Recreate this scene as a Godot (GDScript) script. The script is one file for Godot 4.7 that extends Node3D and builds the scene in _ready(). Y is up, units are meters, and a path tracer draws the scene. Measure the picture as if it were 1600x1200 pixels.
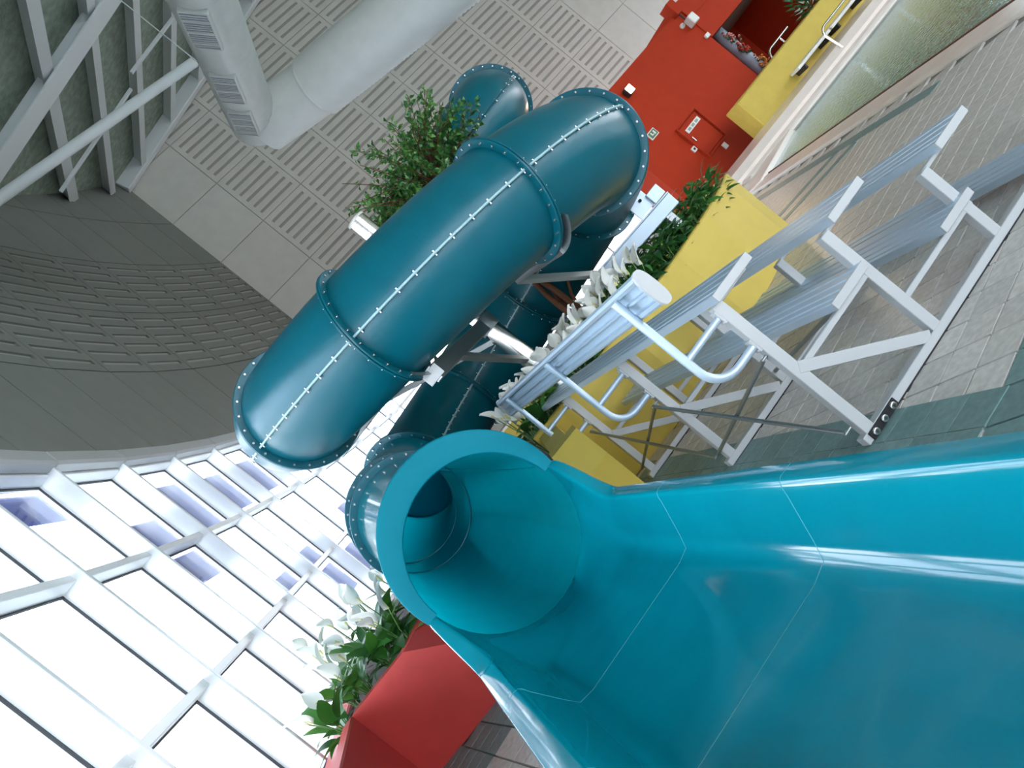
extends Node3D
# Indoor water park hall seen from the run-out of a spiral tube slide, camera rolled to one side.

const ROLL := 38.66
const PITCH := -1.76
const CAM_H := 1.45
const AXIS_DEG := 13.2            # slide run-out and bleacher lie turned by this much
const WALL_DIR := Vector3(0.937, 0, -0.349)
const WALL_O := Vector3(-2.75, 0, -26.0)
const RED_O := Vector3(7.15, 0, -18.1)

var M := {}
var used := {}
var rng := RandomNumberGenerator.new()

# ------------------------------------------------------------------ mesh builder
class MB:
	var v := PackedVector3Array()
	var n := PackedVector3Array()
	var uv := PackedVector2Array()
	var ix := PackedInt32Array()
	func tri(a: Vector3, b: Vector3, c: Vector3) -> void:
		var nn := (c - a).cross(b - a).normalized()
		var i := v.size()
		v.append_array([a, b, c]); n.append_array([nn, nn, nn])
		uv.append_array([Vector2(a.x, a.z), Vector2(b.x, b.z), Vector2(c.x, c.z)])
		ix.append_array([i, i + 1, i + 2])
	func quad(a: Vector3, b: Vector3, c: Vector3, d: Vector3) -> void:
		var nn := (c - a).cross(b - a)
		if nn.length() < 1e-9: nn = (d - a).cross(c - a)
		nn = nn.normalized()
		var i := v.size()
		v.append_array([a, b, c, d]); n.append_array([nn, nn, nn, nn])
		uv.append_array([Vector2(0, 0), Vector2(1, 0), Vector2(1, 1), Vector2(0, 1)])
		ix.append_array([i, i + 1, i + 2, i, i + 2, i + 3])
	# rows of points, smooth shaded
	func grid(rows: Array, close_u := false) -> void:
		var nr := rows.size()
		var nc: int = rows[0].size()
		var base := v.size()
		for r in nr:
			for c in nc:
				var p: Vector3 = rows[r][c]
				var r0: Vector3 = rows[maxi(r - 1, 0)][c]
				var r1: Vector3 = rows[mini(r + 1, nr - 1)][c]
				var cm := (c - 1 + nc) % nc if close_u else maxi(c - 1, 0)
				var cp := (c + 1) % nc if close_u else mini(c + 1, nc - 1)
				var c0: Vector3 = rows[r][cm]
				var c1: Vector3 = rows[r][cp]
				var nn := (r1 - r0).cross(c1 - c0)
				nn = nn.normalized() if nn.length() > 1e-10 else Vector3.UP
				v.append(p); n.append(nn); uv.append(Vector2(float(c) / nc, float(r) / nr))
		var last := nc if close_u else nc - 1
		for r in nr - 1:
			for c in last:
				var a := base + r * nc + c
				var b := base + r * nc + (c + 1) % nc
				ix.append_array([a, b, b + nc, a, b + nc, a + nc])
	func box(c: Vector3, s: Vector3, t := Transform3D.IDENTITY) -> void:
		var h := s * 0.5
		var p := []
		for k in 8:
			p.append(t * (c + Vector3(h.x if k & 1 else -h.x, h.y if k & 2 else -h.y, h.z if k & 4 else -h.z)))
		quad(p[0], p[2], p[3], p[1]); quad(p[4], p[5], p[7], p[6])
		quad(p[0], p[4], p[6], p[2]); quad(p[1], p[3], p[7], p[5])
		quad(p[2], p[6], p[7], p[3]); quad(p[0], p[1], p[5], p[4])
	# box with chamfered edges
	func cbox(c: Vector3, s: Vector3, b: float, t := Transform3D.IDENTITY) -> void:
		var h := s * 0.5
		var f := func(sx: float, sy: float, sz: float, ax: int) -> Vector3:
			var q := Vector3(sx * h.x, sy * h.y, sz * h.z)
			for k in 3:
				if k != ax: q[k] -= signf(q[k]) * b
			return t * (c + q)
		for s1 in [-1.0, 1.0]:
			quad(f.call(s1, -1, -1, 0), f.call(s1, 1, -1, 0), f.call(s1, 1, 1, 0), f.call(s1, -1, 1, 0))
			quad(f.call(-1, s1, -1, 1), f.call(1, s1, -1, 1), f.call(1, s1, 1, 1), f.call(-1, s1, 1, 1))
			quad(f.call(-1, -1, s1, 2), f.call(1, -1, s1, 2), f.call(1, 1, s1, 2), f.call(-1, 1, s1, 2))
			for s2 in [-1.0, 1.0]:
				quad(f.call(s1, s2, -1, 0), f.call(s1, s2, 1, 0), f.call(s1, s2, 1, 1), f.call(s1, s2, -1, 1))
				quad(f.call(s1, -1, s2, 0), f.call(s1, 1, s2, 0), f.call(s1, 1, s2, 2), f.call(s1, -1, s2, 2))
				quad(f.call(-1, s1, s2, 1), f.call(1, s1, s2, 1), f.call(1, s1, s2, 2), f.call(-1, s1, s2, 2))
				for s3 in [-1.0, 1.0]:
					tri(f.call(s1, s2, s3, 0), f.call(s1, s2, s3, 1), f.call(s1, s2, s3, 2))
	# beam of rectangular section between two points (w across, h up)
	func beam(a: Vector3, b: Vector3, w: float, h: float, up := Vector3.UP) -> void:
		var d := (b - a).normalized()
		var x := d.cross(up)
		if x.length() < 1e-4: x = d.cross(Vector3.RIGHT)
		x = x.normalized()
		var y := x.cross(d).normalized()
		var t := Transform3D(Basis(x, y, -d), (a + b) * 0.5)
		var ch := minf(w, h) * 0.08
		cbox(Vector3.ZERO, Vector3(w, h, a.distance_to(b)), ch, t)
	# round tube along a list of points
	func pipe(pts: Array, r: float, seg := 10, caps := true, r_end := -1.0) -> void:
		var rows := []
		var m := pts.size()
		var ref := Vector3.UP
		var d0: Vector3 = (pts[1] - pts[0]).normalized()
		if absf(d0.dot(ref)) > 0.9: ref = Vector3.RIGHT
		var x := d0.cross(ref).normalized()
		for k in m:
			var d: Vector3 = (pts[mini(k + 1, m - 1)] - pts[maxi(k - 1, 0)]).normalized()
			x = (x - d * x.dot(d)).normalized()
			var y := d.cross(x)
			var rr := r if r_end < 0 else lerpf(r, r_end, float(k) / (m - 1))
			var row := []
			for j in seg:
				var a := TAU * j / seg
				row.append(pts[k] + (x * cos(a) + y * sin(a)) * rr)
			rows.append(row)
		grid(rows, true)
		if caps:
			for e in [0, m - 1]:
				for j in range(1, seg - 1):
					tri(rows[e][0], rows[e][j], rows[e][j + 1])
	# extrude a closed 2D outline (x, y) from z0 to z1
	func extrude(poly: PackedVector2Array, z0: float, z1: float, t := Transform3D.IDENTITY, caps := true) -> void:
		var m := poly.size()
		for k in m:
			var a := poly[k]
			var b := poly[(k + 1) % m]
			quad(t * Vector3(a.x, a.y, z0), t * Vector3(b.x, b.y, z0), t * Vector3(b.x, b.y, z1), t * Vector3(a.x, a.y, z1))
		if caps:
			var ti := Geometry2D.triangulate_polygon(poly)
			for z in [z0, z1]:
				for k in range(0, ti.size(), 3):
					tri(t * Vector3(poly[ti[k]].x, poly[ti[k]].y, z), t * Vector3(poly[ti[k + 1]].x, poly[ti[k + 1]].y, z), t * Vector3(poly[ti[k + 2]].x, poly[ti[k + 2]].y, z))
	# vertical prism over a ground outline (x, depth), from y0 to y1
	func prism(poly: PackedVector2Array, y0: float, y1: float) -> void:
		extrude(poly, y0, y1, Transform3D(Basis(Vector3(1, 0, 0), Vector3(0, 0, -1), Vector3(0, 1, 0)), Vector3.ZERO))
	# turn a profile (radius, height) round an axis
	func lathe(prof: Array, seg: int, t := Transform3D.IDENTITY) -> void:
		var rows := []
		for p in prof:
			var row := []
			for j in seg:
				var a := TAU * j / seg
				row.append(t * Vector3(p.x * cos(a), p.y, p.x * sin(a)))
			rows.append(row)
		grid(rows, true)
	func mesh(mat: Material) -> ArrayMesh:
		var am := ArrayMesh.new()
		var a := []
		a.resize(Mesh.ARRAY_MAX)
		a[Mesh.ARRAY_VERTEX] = v; a[Mesh.ARRAY_NORMAL] = n; a[Mesh.ARRAY_TEX_UV] = uv; a[Mesh.ARRAY_INDEX] = ix
		am.add_surface_from_arrays(Mesh.PRIMITIVE_TRIANGLES, a)
		am.surface_set_material(0, mat)
		return am

# ------------------------------------------------------------------ scene helpers
func numbered(called: String) -> String:
	if not used.has(called):
		used[called] = 0
		return called
	used[called] += 1
	return "%s_%03d" % [called, used[called]]

func part(called: String, mb: MB, mat: Material, parent: Node) -> MeshInstance3D:
	return part_mesh(called, mb.mesh(mat), parent)

func part_mesh(called: String, m: Mesh, parent: Node, t := Transform3D.IDENTITY) -> MeshInstance3D:
	var o := MeshInstance3D.new()
	o.mesh = m
	o.name = numbered(called) if parent == self else called
	o.transform = t
	parent.add_child(o, true)
	return o

func tag(o: Node, label: String, category: String, group := "", kind := "") -> Node:
	o.set_meta("label", label)
	if category: o.set_meta("category", category)
	if group: o.set_meta("group", group)
	if kind: o.set_meta("kind", kind)
	return o

func thing(called: String, at := Vector3.ZERO, turn := 0.0) -> Node3D:
	var o := Node3D.new()
	o.name = numbered(called)
	add_child(o)
	o.position = at
	o.rotation.y = turn
	return o

func structure(called: String, label: String, category: String) -> Node3D:
	var o := thing(called)
	tag(o, label, category, "", "structure")
	return o

func G(x: float, y: float, depth: float) -> Vector3:
	return Vector3(x, y, -depth)

# ------------------------------------------------------------------ materials
func mat(c: Color, rough := 0.6, metal := 0.0) -> StandardMaterial3D:
	var m := StandardMaterial3D.new()
	m.albedo_color = c
	m.roughness = rough
	m.metallic = metal
	return m

func noise_tex(freq: float, c0: Color, c1: Color, sd := 1, oct := 4, w := 512, h := 512) -> NoiseTexture2D:
	var f := FastNoiseLite.new()
	f.seed = sd
	f.frequency = freq
	f.fractal_octaves = oct
	var t := NoiseTexture2D.new()
	t.width = w
	t.height = h
	t.seamless = true
	t.noise = f
	var g := Gradient.new()
	g.set_color(0, c0)
	g.set_color(1, c1)
	t.color_ramp = g
	return t

func noise_normal(freq: float, strength: float, sd := 3, oct := 3) -> NoiseTexture2D:
	var f := FastNoiseLite.new()
	f.seed = sd
	f.frequency = freq
	f.fractal_octaves = oct
	var t := NoiseTexture2D.new()
	t.width = 512
	t.height = 512
	t.seamless = true
	t.as_normal_map = true
	t.bump_strength = strength
	t.noise = f
	return t

func tri_mat(m: StandardMaterial3D, scale: float, alb: Texture2D = null, nor: Texture2D = null, nscale := 0.3) -> StandardMaterial3D:
	m.uv1_triplanar = true
	m.uv1_world_triplanar = true
	m.uv1_scale = Vector3.ONE * scale
	if alb: m.albedo_texture = alb
	if nor:
		m.normal_enabled = true
		m.normal_texture = nor
		m.normal_scale = nscale
	return m

func make_materials() -> void:
	var soft := noise_tex(0.012, Color(0.95, 0.95, 0.95), Color(1, 1, 1), 5)
	var peel := noise_normal(0.06, 2.0, 7)
	var wave := noise_normal(0.008, 3.0, 9, 2)
	M.tube = tri_mat(mat(Color8(6, 104, 119), 0.3), 0.7, soft, peel, 0.12)
	M.tube.backlight_enabled = true
	M.tube.backlight = Color(0.07, 0.62, 0.66)
	M.gel = tri_mat(mat(Color8(4, 132, 148), 0.11), 0.6, soft, wave, 0.1)
	M.gel.clearcoat_enabled = true
	M.gel.clearcoat = 0.3
	M.gel.clearcoat_roughness = 0.04
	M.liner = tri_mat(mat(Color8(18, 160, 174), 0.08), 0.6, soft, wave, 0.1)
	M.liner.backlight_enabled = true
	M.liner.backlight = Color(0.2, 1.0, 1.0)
	M.bead = mat(Color8(170, 205, 208), 0.4)
	M.collar = tri_mat(mat(Color8(4, 122, 138), 0.55), 0.6, soft, wave, 0.1)
	M.collar.metallic_specular = 0.25
	M.joint = mat(Color8(60, 158, 170), 0.4)
	M.bolt = mat(Color8(205, 205, 205), 0.25, 0.9)
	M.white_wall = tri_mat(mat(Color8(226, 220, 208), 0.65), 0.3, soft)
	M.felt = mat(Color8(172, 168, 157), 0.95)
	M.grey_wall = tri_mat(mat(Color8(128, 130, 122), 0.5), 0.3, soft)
	M.felt_light = mat(Color8(168, 168, 160), 0.9)
	M.white_steel = mat(Color8(226, 228, 226), 0.45)
	M.frame = mat(Color8(244, 245, 244), 0.35)
	M.gasket = mat(Color8(40, 42, 46), 0.6)
	M.glass = mat(Color(0.93, 0.97, 1.0, 0.06), 0.02)
	M.glass.transparency = BaseMaterial3D.TRANSPARENCY_ALPHA
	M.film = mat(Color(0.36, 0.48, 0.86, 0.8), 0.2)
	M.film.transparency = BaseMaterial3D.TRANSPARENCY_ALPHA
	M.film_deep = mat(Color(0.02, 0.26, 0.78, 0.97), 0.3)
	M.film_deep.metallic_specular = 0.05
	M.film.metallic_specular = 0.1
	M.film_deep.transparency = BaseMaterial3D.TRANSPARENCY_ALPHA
	var deck := noise_tex(0.02, Color(0.72, 0.74, 0.7), Color(1, 1, 1), 21, 5)
	M.deck = tri_mat(mat(Color8(168, 180, 166), 0.9), 0.35, deck, noise_normal(0.05, 6.0, 22), 0.5)
	M.duct = tri_mat(mat(Color8(228, 228, 222), 0.4), 0.5, soft)
	M.grille = mat(Color8(120, 132, 150), 0.5, 0.2)
	M.red = tri_mat(mat(Color8(180, 55, 27), 0.8), 0.4, soft)
	M.red.metallic_specular = 0.3
	M.red_planter = tri_mat(mat(Color8(204, 64, 57), 0.5), 0.6, soft, peel, 0.08)
	M.yellow = tri_mat(mat(Color8(204, 178, 76), 0.65), 0.6, soft, peel, 0.08)
	M.alu = mat(Color8(188, 204, 216), 0.42, 0.45)
	M.alu_matt = mat(Color8(182, 183, 181), 0.5, 0.15)
	M.galv = tri_mat(mat(Color8(165, 170, 170), 0.38, 0.85), 2.0, noise_tex(0.05, Color(0.9, 0.9, 0.9), Color(1, 1, 1), 31))
	M.steel = mat(Color8(200, 198, 190), 0.22, 1.0)
	M.rubber = mat(Color8(22, 22, 24), 0.7)
	var tile := noise_tex(0.03, Color(0.86, 0.85, 0.84), Color(1, 1, 1), 41)
	M.tile = [tri_mat(mat(Color8(214, 206, 195), 0.4), 1.3, tile), tri_mat(mat(Color8(207, 200, 190), 0.4), 1.3, tile), tri_mat(mat(Color8(220, 212, 201), 0.4), 1.3, tile)]
	M.tile_green = [tri_mat(mat(Color8(120, 150, 146), 0.45), 1.3, tile), tri_mat(mat(Color8(114, 144, 141), 0.45), 1.3, tile)]
	M.grout = mat(Color8(140, 132, 122), 0.9)
	M.concrete = tri_mat(mat(Color8(205, 203, 198), 0.9), 0.2, soft)
	M.rim = tri_mat(mat(Color8(242, 226, 212), 0.25), 0.4, soft)
	M.pool_floor = mat(Color8(96, 186, 178), 0.5)
	M.water = mat(Color(0.22, 0.62, 0.58, 0.9), 0.05)
	M.water.metallic_specular = 0.5
	M.water.transparency = BaseMaterial3D.TRANSPARENCY_ALPHA
	M.water.normal_enabled = true
	M.water.normal_texture = noise_normal(0.03, 3.0, 51)
	M.water.normal_scale = 0.4
	M.water.uv1_triplanar = true
	M.water.uv1_world_triplanar = true
	M.water.uv1_scale = Vector3(0.7, 0.7, 0.7)
	M.leaf = []
	for c in [Color8(44, 92, 40), Color8(58, 112, 46), Color8(34, 78, 38), Color8(84, 134, 58)]:
		var lm := mat(c, 0.35)
		lm.backlight_enabled = true
		lm.backlight = Color(0.2, 0.35, 0.1)
		M.leaf.append(lm)
	M.petal = mat(Color8(240, 240, 232), 0.5)
	M.petal.backlight_enabled = true
	M.petal.backlight = Color(0.4, 0.4, 0.36)
	M.spadix = mat(Color8(214, 206, 140), 0.7)
	M.stem = mat(Color8(92, 128, 62), 0.5)
	M.bark = tri_mat(mat(Color8(140, 92, 64), 0.85), 4.0, noise_tex(0.05, Color(0.55, 0.5, 0.46), Color(1, 1, 1), 61))
	M.soil = tri_mat(mat(Color8(64, 48, 38), 0.95), 2.0, noise_tex(0.06, Color(0.5, 0.45, 0.4), Color(1, 1, 1), 62))
	M.white_plastic = mat(Color8(232, 228, 220), 0.5)
	M.sign_grey = mat(Color8(150, 165, 150), 0.6)
	M.green_sign = mat(Color8(70, 110, 78), 0.5)
	M.dark = mat(Color8(40, 38, 36), 0.6)
	M.flower_red = mat(Color8(205, 60, 50), 0.6)
	M.flower_orange = mat(Color8(240, 150, 60), 0.6)
	M.flower_pink = mat(Color8(226, 150, 140), 0.6)
	M.wood = mat(Color8(222, 160, 84), 0.6)
	M.pipe_blue = mat(Color8(150, 158, 172), 0.5)
	M.lamp_glow = mat(Color8(255, 240, 210), 0.4)
	M.lamp_glow.emission_enabled = true
	M.lamp_glow.emission = Color(1, 0.9, 0.74)
	M.lamp_glow.emission_energy_multiplier = 14.0

# ------------------------------------------------------------------ hall
func arc_x(depth: float) -> float:
	return -4.0 + (depth - 14.8) * (depth - 14.8) / 97.4

func roof_y(x: float, depth: float) -> float:
	return 13.9 + 0.186 * (x + 2.75) + 0.189 * (depth - 26.0)

# flat panel with its own edges; slots are real openings
func panel_mesh(w: float, h: float, slots: int, m: Material) -> ArrayMesh:
	var b := MB.new()
	var g := 0.012
	var th := 0.035
	var x0 := g
	var x1 := w - g
	var y0 := g
	var y1 := h - g
	# rim
	b.quad(Vector3(x0, y0, 0), Vector3(x1, y0, 0), Vector3(x1, y0, th), Vector3(x0, y0, th))
	b.quad(Vector3(x0, y1, 0), Vector3(x1, y1, 0), Vector3(x1, y1, th), Vector3(x0, y1, th))
	b.quad(Vector3(x0, y0, 0), Vector3(x0, y1, 0), Vector3(x0, y1, th), Vector3(x0, y0, th))
	b.quad(Vector3(x1, y0, 0), Vector3(x1, y1, 0), Vector3(x1, y1, th), Vector3(x1, y0, th))
	if slots == 0:
		b.quad(Vector3(x0, y0, th), Vector3(x1, y0, th), Vector3(x1, y1, th), Vector3(x0, y1, th))
		return b.mesh(m)
	var sx0 := 0.17
	var sx1 := w - 0.17
	var sh := 0.095
	var pitch := (h - 0.2) / slots
	b.quad(Vector3(x0, y0, th), Vector3(sx0, y0, th), Vector3(sx0, y1, th), Vector3(x0, y1, th))
	b.quad(Vector3(sx1, y0, th), Vector3(x1, y0, th), Vector3(x1, y1, th), Vector3(sx1, y1, th))
	var yb := y0
	for k in slots:
		var ys := 0.1 + pitch * (k + 0.5) - sh * 0.5
		b.quad(Vector3(sx0, yb, th), Vector3(sx1, yb, th), Vector3(sx1, ys, th), Vector3(sx0, ys, th))
		var ye := ys + sh
		b.quad(Vector3(sx0, ys, 0), Vector3(sx1, ys, 0), Vector3(sx1, ys, th), Vector3(sx0, ys, th))
		b.quad(Vector3(sx0, ye, 0), Vector3(sx1, ye, 0), Vector3(sx1, ye, th), Vector3(sx0, ye, th))
		b.quad(Vector3(sx0, ys, 0), Vector3(sx0, ye, 0), Vector3(sx0, ye, th), Vector3(sx0, ys, th))
		b.quad(Vector3(sx1, ys, 0), Vector3(sx1, ye, 0), Vector3(sx1, ye, th), Vector3(sx1, ys, th))
		yb = ye
	b.quad(Vector3(sx0, yb, th), Vector3(sx1, yb, th), Vector3(sx1, y1, th), Vector3(sx0, y1, th))
	return b.mesh(m)

# transform for a wall-mounted rectangle: x along, y up, z out of the wall
func wall_frame(at: Vector3, along: Vector3) -> Transform3D:
	var x := along.normalized()
	var z := x.cross(Vector3.UP).normalized()
	return Transform3D(Basis(x, Vector3.UP, z), at)

func build_shell() -> void:
	# ground outside
	var gb := MB.new()
	gb.box(Vector3(0, -0.75, 0), Vector3(240, 0.5, 240))
	tag(part("ground", gb, M.concrete, self), "pale paved ground outside the hall windows", "ground", "", "structure")
	# roof deck
	var ceil := structure("ceiling", "grey green roof deck above white steel purlins", "ceiling")
	var b := MB.new()
	var cs := [[-9.0, -9.0], [24.0, -9.0], [24.0, 42.0], [-9.0, 42.0]]
	var lo := []
	var hi := []
	for c in cs:
		lo.append(G(c[0], roof_y(c[0], c[1]), c[1]))
		hi.append(G(c[0], roof_y(c[0], c[1]) + 0.4, c[1]))
	b.quad(lo[0], lo[1], lo[2], lo[3])
	b.quad(hi[0], hi[1], hi[2], hi[3])
	for k in 4: b.quad(lo[k], lo[(k + 1) % 4], hi[(k + 1) % 4], hi[k])
	part("roof_deck", b, M.deck, ceil)
	# far wall above its glazing
	var wf := structure("wall_far", "white acoustic wall panels with slots above the far glazing", "wall")
	var cols := [0.0, 1.98]
	while cols.size() < 14: cols.append(cols[-1] + 1.78)
	var zn := wall_frame(WALL_O, WALL_DIR).basis.z
	b = MB.new()
	var back := wall_frame(WALL_O, WALL_DIR)
	b.box(Vector3(13.0, 11.0, -0.2), Vector3(27.0, 13.4, 0.4), back)
	b.box(Vector3(13.0, 0.15, -0.2), Vector3(27.0, 0.3, 0.4), back)
	part("wall_core", b, M.felt, wf)
	var rows := [4.42, 6.29, 8.16, 10.03, 11.9, 13.77, 15.64]
	var pm := {}
	for c in cols.size() - 1:
		for r in rows.size() - 1:
			var w: float = cols[c + 1] - cols[c]
			var p: Vector3 = WALL_O + WALL_DIR * cols[c]
			if rows[r] > roof_y(p.x, -p.z): continue
			var sl := 6 if c >= 1 and c <= 8 else 0
			var key := "%.2f_%d" % [w, sl]
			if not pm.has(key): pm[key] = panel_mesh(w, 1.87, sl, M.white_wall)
			part_mesh("panel", pm[key], wf, wall_frame(p + Vector3.UP * rows[r], WALL_DIR))
	# red plinth under the far glazing
	b = MB.new()
	b.box(Vector3(13.2, 0.16, 0.06), Vector3(6.0, 0.33, 0.12), back)
	part("plinth", b, M.red, wf)
	# far glazing
	var wn := structure("window_2", "far glazed wall of white frames between the red block and the corner", "window")
	var ys := [0.33, 1.66, 2.94, 4.3]
	var fr := MB.new()
	for c in 10:
		var x0: float = cols[c]
		b = MB.new()
		b.box(Vector3(x0, 2.35, 0.02), Vector3(0.07, 4.0, 0.2), back)
		part("mullion", b, M.frame, wn)
	for y in ys:
		b = MB.new()
		b.box(Vector3(8.2, y, 0.02), Vector3(16.4, 0.08, 0.18), back)
		part("transom", b, M.frame, wn)
	for c in 9:
		for r in 3:
			b = MB.new()
			b.box(Vector3((cols[c] + cols[c + 1]) * 0.5, (ys[r] + ys[r + 1]) * 0.5, -0.05), Vector3(cols[c + 1] - cols[c] - 0.07, ys[r + 1] - ys[r] - 0.08, 0.012), back)
			part("pane", b, M.glass, wn)
	# curved wall and its window
	var wl := structure("wall_left", "curved grey slotted wall above the long window", "wall")
	var wi := structure("window_1", "long curved window wall of deep white fins and clear panes", "window")
	var dep := []
	var d := 6.4 - 1.84 * 8
	while d < 26.0:
		dep.append(d)
		d += 1.84
	dep.append(26.0)
	var head := 4.42
	var slot_cache := {}
	for k in dep.size() - 1:
		var a := G(arc_x(dep[k]), 0, dep[k])
		var e := G(arc_x(dep[k + 1]), 0, dep[k + 1])
		var w := a.distance_to(e)
		# x runs along the wall, z points into the hall
		var t := wall_frame(a, e - a)
		var t2 := Transform3D(t.basis, a)
		b = MB.new()
		var top := roof_y(a.x, dep[k]) + 0.6
		b.box(Vector3(w * 0.5, (head + top) * 0.5, -0.2), Vector3(w + 0.02, top - head, 0.4), t2)
		part("wall_core", b, M.felt_light, wl)
		b = MB.new()
		b.box(Vector3(w * 0.5, 0.2, -0.15), Vector3(w + 0.02, 0.4, 0.3), t2)
		part("plinth", b, M.white_wall, wl)
		for r in 6:
			var y0: float = rows[r]
			if y0 > top - 0.6: continue
			var sl := 6 if r == 1 or r == 2 else 0
			var key := "%.2f_%d" % [w, sl]
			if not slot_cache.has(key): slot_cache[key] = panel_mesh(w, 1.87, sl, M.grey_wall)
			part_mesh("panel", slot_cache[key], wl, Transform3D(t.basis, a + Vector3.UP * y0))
		# head beam
		b = MB.new()
		b.cbox(Vector3(w * 0.5, head - 0.13, 0.1), Vector3(w, 0.2, 0.16), 0.03, t2)
		part("head_beam", b, M.alu_matt, wi)
		# fin: deep vertical mullion
		b = MB.new()
		b.cbox(Vector3(0, (0.38 + head - 0.2) * 0.5, -0.02), Vector3(0.06, head - 0.2 - 0.38, 0.27), 0.006, t2)
		part("fin", b, M.frame, wi)
		var yy := [0.38, 1.66, 2.94, head - 0.22]
		for r in 4:
			b = MB.new()
			b.cbox(Vector3(w * 0.5, yy[r], -0.06), Vector3(w - 0.06, 0.07, 0.19), 0.005, t2)
			part("transom", b, M.frame, wi)
		for r in 3:
			b = MB.new()
			b.box(Vector3(w * 0.5, (yy[r] + yy[r + 1]) * 0.5, -0.13), Vector3(w - 0.08, yy[r + 1] - yy[r] - 0.09, 0.012), t2)
			part("pane", b, M.glass, wi)
			b = MB.new()
			for sx in [0.045, w - 0.045]:
				b.box(Vector3(sx, (yy[r] + yy[r + 1]) * 0.5, -0.118), Vector3(0.014, yy[r + 1] - yy[r] - 0.08, 0.02), t2)
			for sy in [yy[r] + 0.043, yy[r + 1] - 0.043]:
				b.box(Vector3(w * 0.5, sy, -0.118), Vector3(w - 0.08, 0.014, 0.02), t2)
			part("gasket", b, M.gasket, wi)
		# tinted sheets fixed to some panes: [row, from, to] as shares of the pane height
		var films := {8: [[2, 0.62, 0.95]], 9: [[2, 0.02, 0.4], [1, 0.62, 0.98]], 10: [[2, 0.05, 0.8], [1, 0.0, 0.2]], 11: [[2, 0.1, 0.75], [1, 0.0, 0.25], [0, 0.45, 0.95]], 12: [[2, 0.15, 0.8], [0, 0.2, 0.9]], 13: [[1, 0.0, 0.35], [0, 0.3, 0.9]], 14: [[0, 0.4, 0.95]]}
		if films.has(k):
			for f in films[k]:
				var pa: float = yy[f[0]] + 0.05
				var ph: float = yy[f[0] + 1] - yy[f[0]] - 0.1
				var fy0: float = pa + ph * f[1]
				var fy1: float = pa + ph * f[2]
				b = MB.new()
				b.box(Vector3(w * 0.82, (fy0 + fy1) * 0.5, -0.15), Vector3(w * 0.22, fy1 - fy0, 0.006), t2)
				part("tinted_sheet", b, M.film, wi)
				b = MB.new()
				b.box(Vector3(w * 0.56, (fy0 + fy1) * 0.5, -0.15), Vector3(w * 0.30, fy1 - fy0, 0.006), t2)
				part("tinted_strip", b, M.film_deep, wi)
	# walls out of view that close the hall
	var wr := structure("wall_right", "white pool side wall above a low glazed band", "wall")
	b = MB.new()
	b.box(G(22.2, 0.3, 16), Vector3(0.4, 0.8, 52))
	b.box(G(22.2, 13.0, 16), Vector3(0.4, 16.6, 52))
	for k in 15: b.box(G(22.2, 2.7, -8.5 + k * 3.5), Vector3(0.4, 4.4, 0.16))
	part("wall_core", b, M.white_wall, wr)
	var wr4 := structure("window_4", "low glazing of the pool side wall", "window")
	b = MB.new()
	b.box(G(22.2, 2.7, 16), Vector3(0.012, 4.2, 51))
	part("pane", b, M.glass, wr4)
	var wb := structure("wall_rear", "white framed glazed rear wall", "wall")
	b = MB.new()
	b.box(G(8, 0.2, -8.6), Vector3(29, 0.4, 0.4))
	b.box(G(8, 13, -8.6), Vector3(29, 8.0, 0.4))
	b.box(G(8, 4.4, -8.6), Vector3(29, 0.16, 0.3))
	for k in 9: b.box(G(-5.5 + k * 3.4, 4.7, -8.6), Vector3(0.18, 8.8, 0.4))
	part("wall_core", b, M.white_wall, wb)
	b = MB.new()
	b.box(G(8, 4.7, -8.6), Vector3(29, 8.6, 0.012))
	var wr3 := structure("window_3", "tall glazing of the rear wall", "window")
	part("pane", b, M.glass, wr3)

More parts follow.
